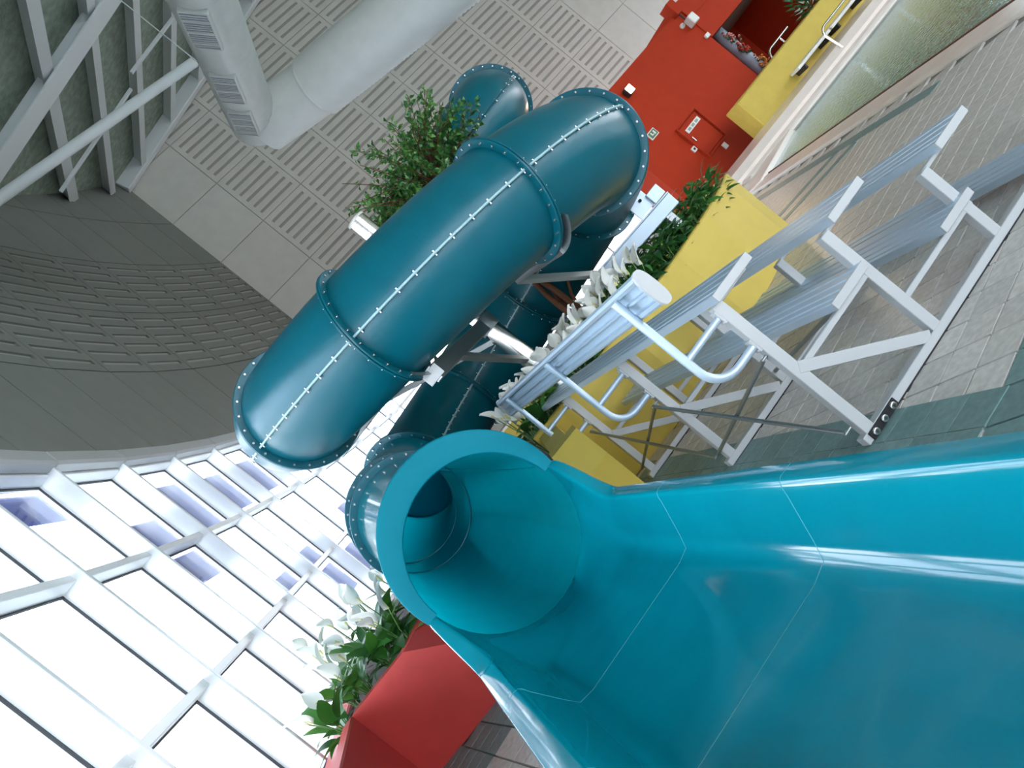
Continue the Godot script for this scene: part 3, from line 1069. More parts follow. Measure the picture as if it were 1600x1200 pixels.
# ------------------------------------------------------------------ bleacher
func build_bleacher() -> void:
	var t := thing("bleacher", G(0.76, 0, 3.47), deg_to_rad(AXIS_DEG))
	tag(t, "aluminium spectator bleacher with ribbed planks, rear backrest and cross braces", "bleacher")
	var prof := PackedVector2Array()
	prof.append(Vector2(0, 0)); prof.append(Vector2(0.25, 0)); prof.append(Vector2(0.25, 0.036)); prof.append(Vector2(0.246, 0.04))
	for gx in [0.205, 0.145, 0.085, 0.035]:
		prof.append(Vector2(gx + 0.008, 0.04)); prof.append(Vector2(gx + 0.005, 0.034)); prof.append(Vector2(gx - 0.005, 0.034)); prof.append(Vector2(gx - 0.008, 0.04))
	prof.append(Vector2(0.004, 0.04)); prof.append(Vector2(0, 0.036))
	var b := MB.new()
	b.extrude(prof, 0.055, -3.77)
	var plank := b.mesh(M.alu)
	b = MB.new()
	b.extrude(prof, 0.055, -2.96)
	var short_plank := b.mesh(M.alu)
	b = MB.new()
	b.cbox(Vector3(0.125, 0.02, 0.0), Vector3(0.252, 0.042, 0.012), 0.002)
	var cap := b.mesh(M.alu_matt)
	for s in [["seat_plank", 0.025, 0.888], ["seat_plank", 0.65, 0.69], ["seat_plank", 1.284, 0.49], ["foot_plank", 0.342, 0.461], ["foot_plank", 0.968, 0.258], ["foot_plank", 1.59, 0.06]]:
		var top_row: bool = s[2] > 0.8
		var p := part_mesh(s[0], plank if top_row else short_plank, t, Transform3D(Basis.IDENTITY, Vector3(s[1], s[2], 0)))
		part_mesh("end_cap", cap, p, Transform3D(Basis.IDENTITY, Vector3(0, 0, 0.061)))
		part_mesh("end_cap", cap, p, Transform3D(Basis.IDENTITY, Vector3(0, 0, -3.776 if top_row else -2.966)))
	# backrest: hollow rail with a channel on its rear side
	var bp := PackedVector2Array([Vector2(-0.185, 1.10), Vector2(-0.18, 1.092), Vector2(-0.205, 1.085), Vector2(-0.222, 1.09), Vector2(-0.23, 1.1), Vector2(-0.23, 1.118), Vector2(-0.199, 1.122), Vector2(-0.199, 1.158), Vector2(-0.222, 1.162), Vector2(-0.222, 1.174), Vector2(-0.199, 1.178), Vector2(-0.199, 1.212), Vector2(-0.23, 1.217), Vector2(-0.236, 1.232), Vector2(-0.228, 1.245), Vector2(-0.21, 1.252), Vector2(-0.192, 1.247), Vector2(-0.183, 1.235)])
	b = MB.new()
	b.extrude(bp, 0.26, -3.22)
	var br := part("backrest", b, M.alu, t)
	for z in [0.268, -3.228]:
		b = MB.new()
		var ring := []
		var capv := PackedVector2Array()
		for j in 20:
			var a := TAU * j / 20
			capv.append(Vector2(-0.207 + 0.031 * signf(cos(a)) * pow(absf(cos(a)), 0.7), 1.168 + 0.09 * signf(sin(a)) * pow(absf(sin(a)), 0.7)))
		b.extrude(capv, z - 0.01, z + 0.01)
		part("end_cap", b, M.alu_matt, br)
	# frames
	var fz := [0.0, -1.36, -2.75]
	for z in fz:
		b = MB.new()
		b.cbox(Vector3(0.95, 0.032, z), Vector3(1.96, 0.042, 0.055), 0.003)
		part("base_rail", b, M.alu_matt, t)
		for pp in [[0.0, 0.887], [0.575, 0.69], [1.145, 0.49]]:
			b = MB.new()
			b.cbox(Vector3(pp[0] + 0.03, (pp[1] + 0.05) * 0.5, z), Vector3(0.058, pp[1] - 0.05, 0.05), 0.003)
			part("post", b, M.alu_matt, t)
			b = MB.new()
			b.cbox(Vector3(pp[0] + 0.14, pp[1] - 0.008, z - 0.005), Vector3(0.22, 0.02, 0.035), 0.003)
			part("seat_arm", b, M.alu_matt, t)
		for hh in [[0.05, 0.60, 0.436], [0.62, 1.21, 0.233], [1.19, 1.85, 0.06]]:
			if hh[2] < 0.1: continue
			b = MB.new()
			b.cbox(Vector3((hh[0] + hh[1]) * 0.5, hh[2], z + 0.005), Vector3(hh[1] - hh[0], 0.03, 0.035), 0.003)
			part("foot_arm", b, M.alu_matt, t)
		b = MB.new()
		b.beam(Vector3(0.04, 0.45, z + 0.012), Vector3(0.55, 0.05, z + 0.012), 0.03, 0.055)
		part("diagonal_brace", b, M.alu_matt, t)
		# bent tube that carries the backrest
		var pts := [Vector3(-0.247, 1.225, z), Vector3(-0.247, 0.80, z)]
		for k in 9:
			var a := PI * k / 16.0
			pts.append(Vector3(-0.247 + 0.13 * (1 - cos(a)), 0.77 - 0.12 * sin(a), z))
		pts.append(Vector3(-0.005, 0.65, z))
		b = MB.new()
		b.pipe(pts, 0.02, 12)
		part("backrest_tube", b, M.alu, t)
		b = MB.new()
		b.pipe([Vector3(-0.245, 0.838, z), Vector3(-0.005, 0.838, z)], 0.017, 10)
		part("tube_strut", b, M.alu, t)
		for yb in [0.65, 0.838]:
			b = MB.new()
			b.cbox(Vector3(-0.004, yb, z), Vector3(0.012, 0.07, 0.045), 0.002)
			for e in [-0.025, 0.025]: b.pipe([Vector3(-0.016, yb + e, z + 0.012), Vector3(0.0, yb + e, z + 0.012)], 0.006, 6)
			part("fixing_plate", b, M.alu_matt, t)
	# cross braces between frames
	for k in 2:
		for pr in [[0.583, 0.115], [0.115, 0.583]]:
			b = MB.new()
			var off := -0.02 if pr[0] > 0.3 else -0.042
			b.pipe([Vector3(off, pr[0], fz[k]), Vector3(off, pr[1], fz[k + 1])], 0.011, 8)
			for e in 2: b.pipe([Vector3(off - 0.014, pr[e], fz[k + e]), Vector3(off + 0.03, pr[e], fz[k + e])], 0.008, 6)
			part("cross_brace", b, M.galv, t)
	for k in 2:
		b = MB.new()
		b.pipe([Vector3(0.6, 0.42, fz[k]), Vector3(0.6, 0.12, fz[k + 1])], 0.013, 8)
		part("cross_brace", b, M.galv, t)
	# rubber foot with three bolts on the first rail
	b = MB.new()
	b.cbox(Vector3(0.1, 0.03, 0.031), Vector3(0.2, 0.04, 0.01), 0.002)
	var rf := part("rubber_foot", b, M.rubber, t)
	for k in 3:
		b = MB.new()
		b.lathe([Vector2(0.0, 0.012), Vector2(0.014, 0.012), Vector2(0.017, 0.006), Vector2(0.017, 0)], 12, Transform3D(Basis(Vector3(1, 0, 0), Vector3(0, 0, 1), Vector3(0, -1, 0)), Vector3(0.03 + k * 0.07, 0.03, 0.036)))
		part("bolt", b, M.bolt, rf)
	b = MB.new()
	for z in fz: b.box(Vector3(0.95, 0.006, z), Vector3(1.9, 0.012, 0.05))
	part("foot_pads", b, M.rubber, t)

# ------------------------------------------------------------------ planters
func wall_path(b: MB, pts: Array, y0: float, y1: float, th: float) -> void:
	# upright wall along (x, depth) points; thickness goes to the right-hand side looking along
	var n := pts.size()
	var inn := []
	for k in n:
		var a: Vector2 = pts[maxi(k - 1, 0)]
		var c: Vector2 = pts[mini(k + 1, n - 1)]
		var d := (c - a).normalized()
		inn.append(pts[k] + Vector2(-d.y, d.x) * th)
	for k in n - 1:
		var a: Vector2 = pts[k]
		var c: Vector2 = pts[k + 1]
		var ai: Vector2 = inn[k]
		var ci: Vector2 = inn[k + 1]
		b.quad(G(a.x, y0, a.y), G(c.x, y0, c.y), G(c.x, y1 - 0.012, c.y), G(a.x, y1 - 0.012, a.y))
		b.quad(G(a.x, y1 - 0.012, a.y), G(c.x, y1 - 0.012, c.y), G(lerpf(c.x, ci.x, 0.12), y1, lerpf(c.y, ci.y, 0.12)), G(lerpf(a.x, ai.x, 0.12), y1, lerpf(a.y, ai.y, 0.12)))
		b.quad(G(lerpf(a.x, ai.x, 0.12), y1, lerpf(a.y, ai.y, 0.12)), G(lerpf(c.x, ci.x, 0.12), y1, lerpf(c.y, ci.y, 0.12)), G(ci.x, y1, ci.y), G(ai.x, y1, ai.y))
		b.quad(G(ai.x, y0, ai.y), G(ci.x, y0, ci.y), G(ci.x, y1, ci.y), G(ai.x, y1, ai.y))
	for k in [0, n - 1]:
		b.quad(G(pts[k].x, y0, pts[k].y), G(inn[k].x, y0, inn[k].y), G(inn[k].x, y1, inn[k].y), G(pts[k].x, y1, pts[k].y))

func build_planters() -> void:
	var y := thing("yellow_planter")
	tag(y, "long yellow planter wall behind the bleacher holding plants", "planter")
	var b := MB.new()
	wall_path(b, [Vector2(-0.24, 6.72), Vector2(0.2, 6.66), Vector2(0.9, 6.7), Vector2(1.7, 6.96), Vector2(2.25, 7.38), Vector2(2.8, 8.02), Vector2(3.02, 8.4), Vector2(3.0, 9.2), Vector2(2.6, 10.0), Vector2(1.0, 10.6), Vector2(-0.6, 10.6)], 0.0, 0.83, 0.12)
	part("wall", b, M.yellow, y)
	b = MB.new()
	var pf := PackedVector2Array([Vector2(5.12, 0), Vector2(4.88, 0.606), Vector2(5.0, 0.83), Vector2(5.25, 0.83), Vector2(5.25, 0)])
	var tx := Transform3D(Basis(Vector3(0, 0, -1), Vector3(0, 1, 0), Vector3(1, 0, 0)), Vector3.ZERO)
	b.extrude(pf, -0.2, 0.035, tx)
	part("end_block", b, M.yellow, y)
	b = MB.new()
	b.box(G(-0.12, 0.4, 5.95), Vector3(0.16, 0.8, 1.45))
	part("wing_wall", b, M.yellow, y)
	var r := thing("red_planter")
	tag(r, "red faceted planter wall beside the slide mouth and along the window", "planter")
	b = MB.new()
	# front face with its corner cut down towards the slide
	var face := PackedVector2Array([Vector2(-2.45, 0), Vector2(-1.69, 0), Vector2(-1.60, 0.46), Vector2(-1.89, 0.713), Vector2(-2.45, 0.713)])
	b.extrude(face, -5.65, -5.77)
	part("front_wall", b, M.red_planter, r)
	b = MB.new()
	b.quad(G(-1.89, 0.713, 5.65), G(-1.6, 0.46, 5.65), G(-1.5, 0.62, 6.0), G(-1.62, 0.74, 6.1))
	b.quad(G(-1.69, 0.0, 5.65), G(-1.6, 0.46, 5.65), G(-1.5, 0.62, 6.0), G(-1.55, 0.0, 6.0))
	b.quad(G(-1.89, 0.713, 5.65), G(-1.62, 0.74, 6.1), G(-1.7, 0.74, 6.15), G(-1.95, 0.713, 5.77))
	part("corner_facet", b, M.red_planter, r)
	b = MB.new()
	wall_path(b, [Vector2(-1.9, 1.6), Vector2(-2.29, 4.667), Vector2(-2.45, 5.66)], 0.0, 0.713, 0.1)
	part("side_wall", b, M.red_planter, r)
	b = MB.new()
	var rp := []
	for k in 9:
		var d := 1.6 + k * 1.05
		rp.append(Vector2(arc_x(d) + 0.36, d))
	wall_path(b, rp, 0.0, 0.6, 0.14)
	part("window_ledge", b, M.red_planter, r)
	b = MB.new()
	b.box(G(-0.9, 0.22, 5.85), Vector3(1.35, 0.44, 0.12))
	part("low_wall", b, M.red_planter, r)
	# soil
	b = MB.new()
	b.prism(PackedVector2Array([Vector2(-1.55, 5.95), Vector2(-0.2, 5.95), Vector2(-0.1, 6.8), Vector2(0.9, 6.8), Vector2(1.7, 7.08), Vector2(2.7, 8.05), Vector2(2.9, 8.5), Vector2(2.8, 9.3), Vector2(1.0, 10.5), Vector2(-0.6, 10.5), Vector2(-3.3, 10.5), Vector2(-3.2, 8.0)]), 0.02, 0.6)
	b.prism(PackedVector2Array([Vector2(-2.0, 1.7), Vector2(-2.4, 4.7), Vector2(-2.5, 5.8), Vector2(-1.55, 5.8), Vector2(-1.56, 5.95), Vector2(-3.2, 8.0), Vector2(-3.15, 6.0), Vector2(-2.95, 4.2), Vector2(-2.4, 1.7)]), 0.02, 0.56)
	tag(part("planting_soil", b, M.soil, self), "dark planting soil between the planter walls under the slide", "soil", "", "stuff")

# ------------------------------------------------------------------ plants
func leaf_mesh(len: float, wid: float, bend: float, m: Material, fold := 0.15) -> ArrayMesh:
	# blade lying along +z, bending down, with a midrib fold
	var b := MB.new()
	var rows := []
	var n := 8
	for k in n + 1:
		var u := float(k) / n
		var w := wid * 0.5 * pow(sin(PI * pow(u, 0.85)), 0.8) if k > 0 and k < n else 0.002
		var a := bend * u
		var z := len * u * cos(a * 0.6)
		var yy := len * u * (-sin(a * 0.6)) + 0.0
		rows.append([Vector3(-w, yy + w * fold, z), Vector3(0, yy, z), Vector3(w, yy + w * fold, z)])
	b.grid(rows)
	return b.mesh(m)

func spathe_mesh() -> ArrayMesh:
	var b := MB.new()
	var rows := []
	for k in 9:
		var u := k / 8.0
		var w := 0.055 * pow(sin(PI * clampf(u, 0.02, 0.99)), 0.75) * (1.15 - 0.4 * u)
		var z := 0.17 * u
		var row := []
		for j in 5:
			var s := (j - 2) / 2.0
			row.append(Vector3(w * s, 0.03 * s * s * (1 - u * 0.4) + 0.02 * sin(PI * u), z))
		rows.append(row)
	b.grid(rows)
	return b.mesh(M.petal)

var leaf_cache := []
var lily_flower := []

func build_lily(at: Vector3, label: String, group: String, flowers: int, h: float, leaves := 15) -> void:
	var t := thing("peace_lily", at, rng.randf() * TAU)
	tag(t, label, "plant", group)
	if leaf_cache.is_empty():
		for m in M.leaf:
			leaf_cache.append(leaf_mesh(0.30, 0.105, 0.75, m))
			leaf_cache.append(leaf_mesh(0.24, 0.085, 1.1, m))
		lily_flower = [spathe_mesh()]
	for k in leaves:
		var az := TAU * k / leaves + rng.randf_range(-0.25, 0.25)
		var el := rng.randf_range(0.35, 1.25)
		var base := Vector3(sin(az), 0, cos(az)) * rng.randf_range(0.02, 0.09) + Vector3.UP * h * rng.randf_range(0.25, 0.75)
		var bs := Basis(Vector3.UP, az) * Basis(Vector3.RIGHT, -el) * Basis(Vector3.BACK, rng.randf_range(-0.4, 0.4))
		var sc := rng.randf_range(0.8, 1.25)
		part_mesh("leaf", leaf_cache[rng.randi() % leaf_cache.size()], t, Transform3D(bs.scaled_local(Vector3.ONE * sc), base))
	var b := MB.new()
	for k in 6:
		var az := TAU * k / 6
		b.pipe([Vector3.ZERO, Vector3(sin(az) * 0.06, h * 0.6, cos(az) * 0.06)], 0.005, 5)
	part("stems", b, M.stem, t)
	for k in flowers:
		var az := rng.randf() * TAU
		var top := Vector3(sin(az) * rng.randf_range(0.05, 0.2), h * rng.randf_range(0.95, 1.35), cos(az) * rng.randf_range(0.05, 0.2))
		b = MB.new()
		b.pipe([Vector3(0, 0, 0), top * Vector3(0.4, 0.6, 0.4), top], 0.005, 5)
		var fs := part("flower_stem", b, M.stem, t)
		var bs := Basis(Vector3.UP, az + rng.randf_range(-0.8, 0.8)) * Basis(Vector3.RIGHT, -rng.randf_range(0.7, 1.3))
		part_mesh("spathe", lily_flower[0], fs, Transform3D(bs.scaled_local(Vector3.ONE * rng.randf_range(0.9, 1.25)), top))
		b = MB.new()
		b.pipe([top, top + bs * Vector3(0, 0.03, 0.07)], 0.008, 6)
		part("spadix", b, M.spadix, fs)

var shrub_src: Node3D
func build_shrub(at: Vector3, label: String, group: String, h: float) -> void:
	var t := thing("leafy_shrub", at, rng.randf() * TAU)
	tag(t, label, "plant", group)
	var b := MB.new()
	for k in 5:
		var az := TAU * k / 5 + rng.randf()
		b.pipe([Vector3.ZERO, Vector3(sin(az) * 0.1, h * 0.8, cos(az) * 0.1)], 0.006, 5)
	part("stems", b, M.stem, t)
	for k in 58:
		var az := rng.randf() * TAU
		var hh := h * rng.randf_range(0.25, 1.0)
		var el := rng.randf_range(0.0, 1.1)
		var base := Vector3(sin(az), 0, cos(az)) * rng.randf_range(0.03, 0.14) + Vector3.UP * hh
		var bs := Basis(Vector3.UP, az) * Basis(Vector3.RIGHT, -el) * Basis(Vector3.BACK, rng.randf_range(-0.5, 0.5))
		part_mesh("leaf", leaf_cache[rng.randi() % 6], t, Transform3D(bs.scaled_local(Vector3(0.75, 1, 1) * rng.randf_range(0.5, 0.8)), base))

func build_ficus() -> void:
	var t := thing("ficus_tree", G(0.85, 0.55, 8.0))
	tag(t, "bushy ficus tree with braided brown trunks growing up inside the slide spiral", "tree")
	var ends := []
	var b := MB.new()
	for k in 3:
		var pts := []
		for j in 14:
			var u := j / 13.0
			var a := u * 7.0 + TAU * k / 3
			var rr := 0.05 * (1 - u * 0.2) + 0.05 * u * u
			pts.append(Vector3(cos(a) * rr + 0.18 * u, u * 2.0, sin(a) * rr))
		b = MB.new()
		b.pipe(pts, 0.035, 8, true, 0.024)
		part("trunk", b, M.bark, t)
		ends.append(pts[-1])
	b = MB.new()
	b.pipe([Vector3(0.05, 0.35, 0), Vector3(0.18, 0.75, 0.02), Vector3(0.36, 1.0, 0.05)], 0.022, 8, true, 0.012)
	part("side_shoot", b, M.bark, t)
	# branches and leaf clusters
	var br := MB.new()
	var lf := [MB.new(), MB.new(), MB.new(), MB.new()]
	var cen := Vector3(0.22, 2.68, 0)
	for k in 170:
		var dirv := Vector3(rng.randfn(), rng.randfn() * 0.8, rng.randfn()).normalized()
		var tip: Vector3 = cen + dirv * Vector3(0.78, 0.62, 0.7) * rng.randf_range(0.35, 1.12)
		if tip.y < 1.9: tip.y = 1.9 + rng.randf() * 0.2
		var from: Vector3 = ends[k % 3].lerp(cen, rng.randf_range(0.0, 0.8))
		var mid: Vector3 = from.lerp(tip, 0.5) + Vector3.UP * 0.08
		br.pipe([from, mid, tip], 0.007, 4, false, 0.003)
		var nl := 24
		for j in nl:
			var u := rng.randf_range(0.35, 1.0)
			var p := mid.lerp(tip, (u - 0.35) / 0.65)
			var out := (dirv + Vector3(rng.randfn(), rng.randfn() - 0.3, rng.randfn()) * 0.9).normalized()
			var side := out.cross(Vector3(rng.randfn(), rng.randfn(), rng.randfn())).normalized()
			var L := rng.randf_range(0.05, 0.085)
			var w := L * 0.24
			var up := side.cross(out) * L * 0.12
			var q: MB = lf[rng.randi() % 4]
			var c0 := p + out * 0.012
			var c1 := c0 + out * L * 0.5 + up
			var c2 := c0 + out * L - up
			q.tri(c0, c1 + side * w, c1); q.tri(c0, c1, c1 - side * w)
			q.tri(c1 + side * w, c2, c1); q.tri(c1, c2, c1 - side * w)
	part("branches", br, M.bark, t)
	for k in 4:
		var o := part("foliage", lf[k], M.leaf[k], t)
		o.set_meta("kind", "stuff")

func build_plants() -> void:
	# lilies along the slide mouth's left planter
	var spots := [[-1.95, 6.05, 0.32], [-2.15, 6.15, 0.36], [-2.4, 6.05, 0.34], [-2.05, 6.5, 0.42], [-2.35, 6.55, 0.44], [-2.65, 6.35, 0.4], [-2.75, 6.9, 0.46], [-2.3, 7.0, 0.5], [-2.6, 5.75, 0.3], [-1.8, 6.6, 0.45]]
	for s in spots:
		build_lily(G(s[0], 0.56, s[1]), "white flowering peace lily growing in the red planter by the window", "peace lilies in the red planter", 3, s[2])
	# lilies in the yellow planter, near the slide
	for k in 15:
		var u := k / 14.0
		var x := lerpf(-0.25, 1.35, u)
		var d := 6.95 + 0.12 * (k % 2) + 0.18 * u
		build_lily(G(x, 0.6, d), "white flowering peace lily behind the bleacher backrest in the yellow planter", "peace lilies in the yellow planter", 5, 0.40, 11)
	for k in 16:
		var u := k / 15.0
		var x := lerpf(1.0, 2.75, u)
		var d := 7.0 + (x - 1.0) * (x - 1.0) * 0.36 + 0.12 + 0.16 * (k % 2)
		build_shrub(G(x, 0.6, d), "dense dark green leafy shrub at the curved end of the yellow planter", "leafy shrubs in the yellow planter", 0.4)
	for k in 12:
		var x := lerpf(0.55, 2.35, k / 11.0)
		build_shrub(G(x, 0.6, 7.55 + 0.25 * (k % 3) + 0.12 * x), "dense dark green leafy shrub in the back row of the yellow planter", "back row shrubs in the yellow planter", 0.5)
	build_ficus()

# ------------------------------------------------------------------ red block and what is on it
func rb(t: float, y: float, out := 0.0) -> Vector3:
	return RED_O + WALL_DIR * t + Vector3.UP * y + wall_frame(RED_O, WALL_DIR).basis.z * out

func build_red_block() -> void:
	var r := structure("wall_block", "orange red block of rooms beyond the pool with an open recess", "wall")
	var f := wall_frame(RED_O, WALL_DIR)
	var b := MB.new()
	# front wall left of the opening, over it, and right of it
	b.box(Vector3(-0.07, 1.6, -0.15), Vector3(3.86, 3.2, 0.3), f)
	part("front_wall", b, M.red, r)
	b = MB.new()
	b.box(Vector3(5.4, 2.73, -0.12), Vector3(7.1, 0.98, 0.3), f)
	part("lintel", b, M.red, r)
	b = MB.new()
	b.box(Vector3(5.4, 3.05, -0.02), Vector3(7.1, 0.36, 0.14), f)
	part("fascia", b, M.red, r)
	b = MB.new()
	b.box(Vector3(9.0, 1.6, -3.0), Vector3(0.3, 3.2, 6.0), f)
	b.box(Vector3(5.4, 3.28, -3.0), Vector3(7.4, 0.16, 6.0), f)
	part("side_wall", b, M.red, r)
	b = MB.new()
	b.box(Vector3(5.4, 1.6, -6.0), Vector3(7.4, 3.2, 0.2), f)
	b.box(Vector3(1.8, 1.6, -3.1), Vector3(0.1, 3.2, 5.8), f)
	part("recess_wall", b, M.red, r)
	b = MB.new()
	b.box(Vector3(5.4, 2.29, -3.0), Vector3(7.1, 0.06, 5.8), f)
	part("recess_ceiling", b, M.felt, r)
	b = MB.new()
	b.box(Vector3(1.7, 3.3, 0.0), Vector3(0.22, 0.36, 0.34), f)
	part("roof_stub", b, M.red, r)
	# hose cabinet
	var c := thing("hose_cabinet")
	tag(c, "red hose cabinet set in the red wall with a white notice", "cabinet")
	b = MB.new()
	for e in [-1.0, 1.0]:
		b.cbox(Vector3(-0.415 + e * 0.372, 1.095, 0.035), Vector3(0.035, 0.94, 0.09), 0.004, f)
		b.cbox(Vector3(-0.415, 1.095 + e * 0.452, 0.035), Vector3(0.71, 0.035, 0.09), 0.004, f)
	part("surround", b, M.red, c)
	b = MB.new()
	b.cbox(Vector3(-0.415, 1.095, 0.02), Vector3(0.66, 0.82, 0.04), 0.006, f)
	var door := part("door", b, M.red, c)
	b = MB.new()
	b.box(Vector3(-0.4, 1.345, 0.046), Vector3(0.5, 0.11, 0.008), f)
	var note := part("notice", b, M.white_plastic, door)
	b = MB.new()
	for k in 3: b.box(Vector3(-0.54 + k * 0.14, 1.345, 0.051), Vector3(0.1, 0.06, 0.003), f)
	part("print", b, M.sign_grey, note)
	b = MB.new()
	b.cbox(Vector3(-0.68, 1.13, 0.055), Vector3(0.025, 0.13, 0.03), 0.004, f)
	part("handle", b, M.bolt, door)
	# small fittings
	var small := func(called: String, label: String, cat: String, p: Vector3, s: Vector3, m: Material) -> MeshInstance3D:
		var q := MB.new()
		q.cbox(p, s, minf(s.x, s.z) * 0.12, f)
		var o := part(called, q, m, self)
		tag(o, label, cat)
		return o
	var cp: MeshInstance3D = small.call("call_point", "small white fire call point beside the hose cabinet", "switch", Vector3(-0.86, 0.997, 0.02), Vector3(0.12, 0.12, 0.04), M.white_plastic)
	b = MB.new()
	b.box(Vector3(-0.86, 0.997, 0.042), Vector3(0.05, 0.05, 0.006), f)
	part("button", b, M.dark, cp)
	small.call("wall_socket", "small white socket low on the red wall near the pool rim", "socket", Vector3(-0.26, 0.52, 0.02), Vector3(0.11, 0.14, 0.04), M.white_plastic)
	small.call("wall_sensor", "small white sensor under the lintel of the red block", "sensor", Vector3(1.79, 2.34, 0.03), Vector3(0.14, 0.1, 0.06), M.white_plastic)
	var ex: MeshInstance3D = small.call("exit_sign", "small dark green exit pictogram sign on the red wall beside the slide", "sign", Vector3(-1.24, 1.89, 0.02), Vector3(0.26, 0.18, 0.04), M.white_plastic)
	b = MB.new()
	b.box(Vector3(-1.24, 1.89, 0.042), Vector3(0.22, 0.14, 0.006), f)
	part("sign_face", b, M.green_sign, ex)
	b = MB.new()
	b.box(Vector3(-1.28, 1.9, 0.047), Vector3(0.03, 0.07, 0.004), f)
	b.box(Vector3(-1.25, 1.87, 0.047), Vector3(0.05, 0.02, 0.004), f)
	b.box(Vector3(-1.19, 1.89, 0.047), Vector3(0.04, 0.09, 0.004), f)
	part("pictogram", b, M.white_plastic, ex)
	var cam := thing("wall_speaker")
	tag(cam, "white wall box with a round sensor at the top of the red wall", "speaker")
	b = MB.new()
	b.cbox(Vector3(1.76, 2.82, 0.12), Vector3(0.22, 0.24, 0.22), 0.02, f)
	part("housing", b, M.white_plastic, cam)
	b = MB.new()
	b.lathe([Vector2(0, 0.09), Vector2(0.05, 0.07), Vector2(0.06, 0.03), Vector2(0.06, 0)], 14, Transform3D(f.basis * Basis(Vector3(1, 0, 0), Vector3(0, 0, 1), Vector3(0, -1, 0)), f * Vector3(1.55, 2.9, 0)))
	part("round_sensor", b, M.white_plastic, cam)
	b = MB.new()
	b.cbox(Vector3(1.72, 3.03, 0.06), Vector3(0.03, 0.2, 0.03), 0.004, f)
	part("bracket", b, M.dark, cam)
	# floodlight
	var fl := thing("floodlight")
	tag(fl, "glaring floodlight fixed at the top of the red wall beside the slide", "lamp")
	b = MB.new()
	b.cbox(Vector3(-0.83, 2.86, 0.1), Vector3(0.2, 0.2, 0.14), 0.02, f)
	part("housing", b, M.dark, fl)
	b = MB.new()
	b.cbox(Vector3(-0.83, 2.86, 0.176), Vector3(0.17, 0.17, 0.012), 0.004, f)
	part("lamp_face", b, M.lamp_glow, fl)
	var L := SpotLight3D.new()
	L.light_color = Color(1, 0.9, 0.75)
	L.light_energy = 3.0
	L.spot_range = 40
	L.spot_angle = 70
	L.spot_attenuation = 2.0
	L.light_size = 0.09
	L.shadow_enabled = true
	fl.add_child(L)
	L.position = f * Vector3(-0.83, 2.86, 0.2)
	L.look_at_from_position(L.position, f * Vector3(-2.5, 1.0, 6.0))
	# pipe with flowers, chrome rail in the recess
	var gp := thing("flower_column")
	tag(gp, "grey blue round column wound with red flowers in the recess", "column")
	b = MB.new()
	b.pipe([f * Vector3(3.0, 0.0, -0.9), f * Vector3(3.0, 2.26, -0.9)], 0.16, 18)
	part("shaft", b, M.pipe_blue, gp)
	for k in 3:
		var q := MB.new()
		var q2 := MB.new()
		var cy: float = [1.55, 0.95, 1.9][k]
		for j in 26:
			var p := f * Vector3(3.0 + rng.randfn() * 0.07, cy + rng.randfn() * 0.1, -0.72 + rng.randf() * 0.08)
			q.lathe([Vector2(0, 0.03), Vector2(0.035, 0.015), Vector2(0.02, -0.01), Vector2(0, -0.012)], 6, Transform3D(Basis(Vector3.RIGHT, rng.randf_range(0, 3)), p))
			q2.lathe([Vector2(0, 0.04), Vector2(0.02, 0.0), Vector2(0, -0.04)], 5, Transform3D(Basis(Vector3.BACK, rng.randf_range(0, 3)), p + f.basis.z * -0.03 + Vector3.DOWN * 0.05))
		part("flower_bunch", q, [M.flower_red, M.flower_orange, M.flower_pink][k], gp)
		part("greenery", q2, M.leaf[0], gp)
	var cr := thing("chrome_railing")
	tag(cr, "curved chrome handrail frame in the mouth of the red recess", "railing")
	b = MB.new()
	var pts := [f * Vector3(2.2, 0.0, 0.3), f * Vector3(2.2, 0.85, 0.3)]
	for k in 7:
		var a := PI * k / 12.0
		pts.append(f * Vector3(2.2 + 0.2 * (1 - cos(a)), 0.85 + 0.2 * sin(a), 0.3))
	pts.append(f * Vector3(3.2, 1.05, 0.3))
	b.pipe(pts, 0.03, 10)
	b.pipe([f * Vector3(2.2, 0.5, 0.3), f * Vector3(3.2, 0.5, 0.3)], 0.02, 8)
	b.pipe([f * Vector3(2.8, 0.0, 0.3), f * Vector3(2.8, 1.05, 0.3)], 0.025, 8)
	part("tube", b, M.steel, cr)
	# yellow planter beyond the pool with its bench, handrail and plants
	var yp := thing("yellow_planter")
	tag(yp, "tall plain yellow planter wall beyond the pool with shrubs on top", "planter")
	b = MB.new()
	b.cbox(G(12.0, 0.5, 16.4), Vector3(10.15, 0.9, 0.8), 0.02)
	part("wall", b, M.yellow, yp)
	for k in 7:
		var q := [MB.new(), MB.new()]
		var sh := thing("background_shrub", G(9.6 + k * 0.55, 0.95, 16.5))
		tag(sh, "dark green shrub with pale leaf tips on top of the yellow wall beyond the pool", "plant", "shrubs beyond the pool")
		for j in 170:
			var dirv := Vector3(rng.randfn(), absf(rng.randfn()), rng.randfn()).normalized()
			var p := dirv * Vector3(0.34, 0.6, 0.3) * rng.randf_range(0.2, 1.0)
			var s := dirv.cross(Vector3(rng.randfn(), 1, rng.randfn())).normalized()
			var mb: MB = q[0 if rng.randf() < 0.85 else 1]
			mb.tri(p - s * 0.03, p + dirv * 0.16, p + s * 0.03)
		part("foliage", q[0], M.leaf[2], sh).set_meta("kind", "stuff")
		part("leaf_tips", q[1], M.petal, sh).set_meta("kind", "stuff")
	var pb := thing("wall_bench")
	tag(pb, "slim white bench on dark brackets fixed to the yellow wall beyond the pool", "bench")
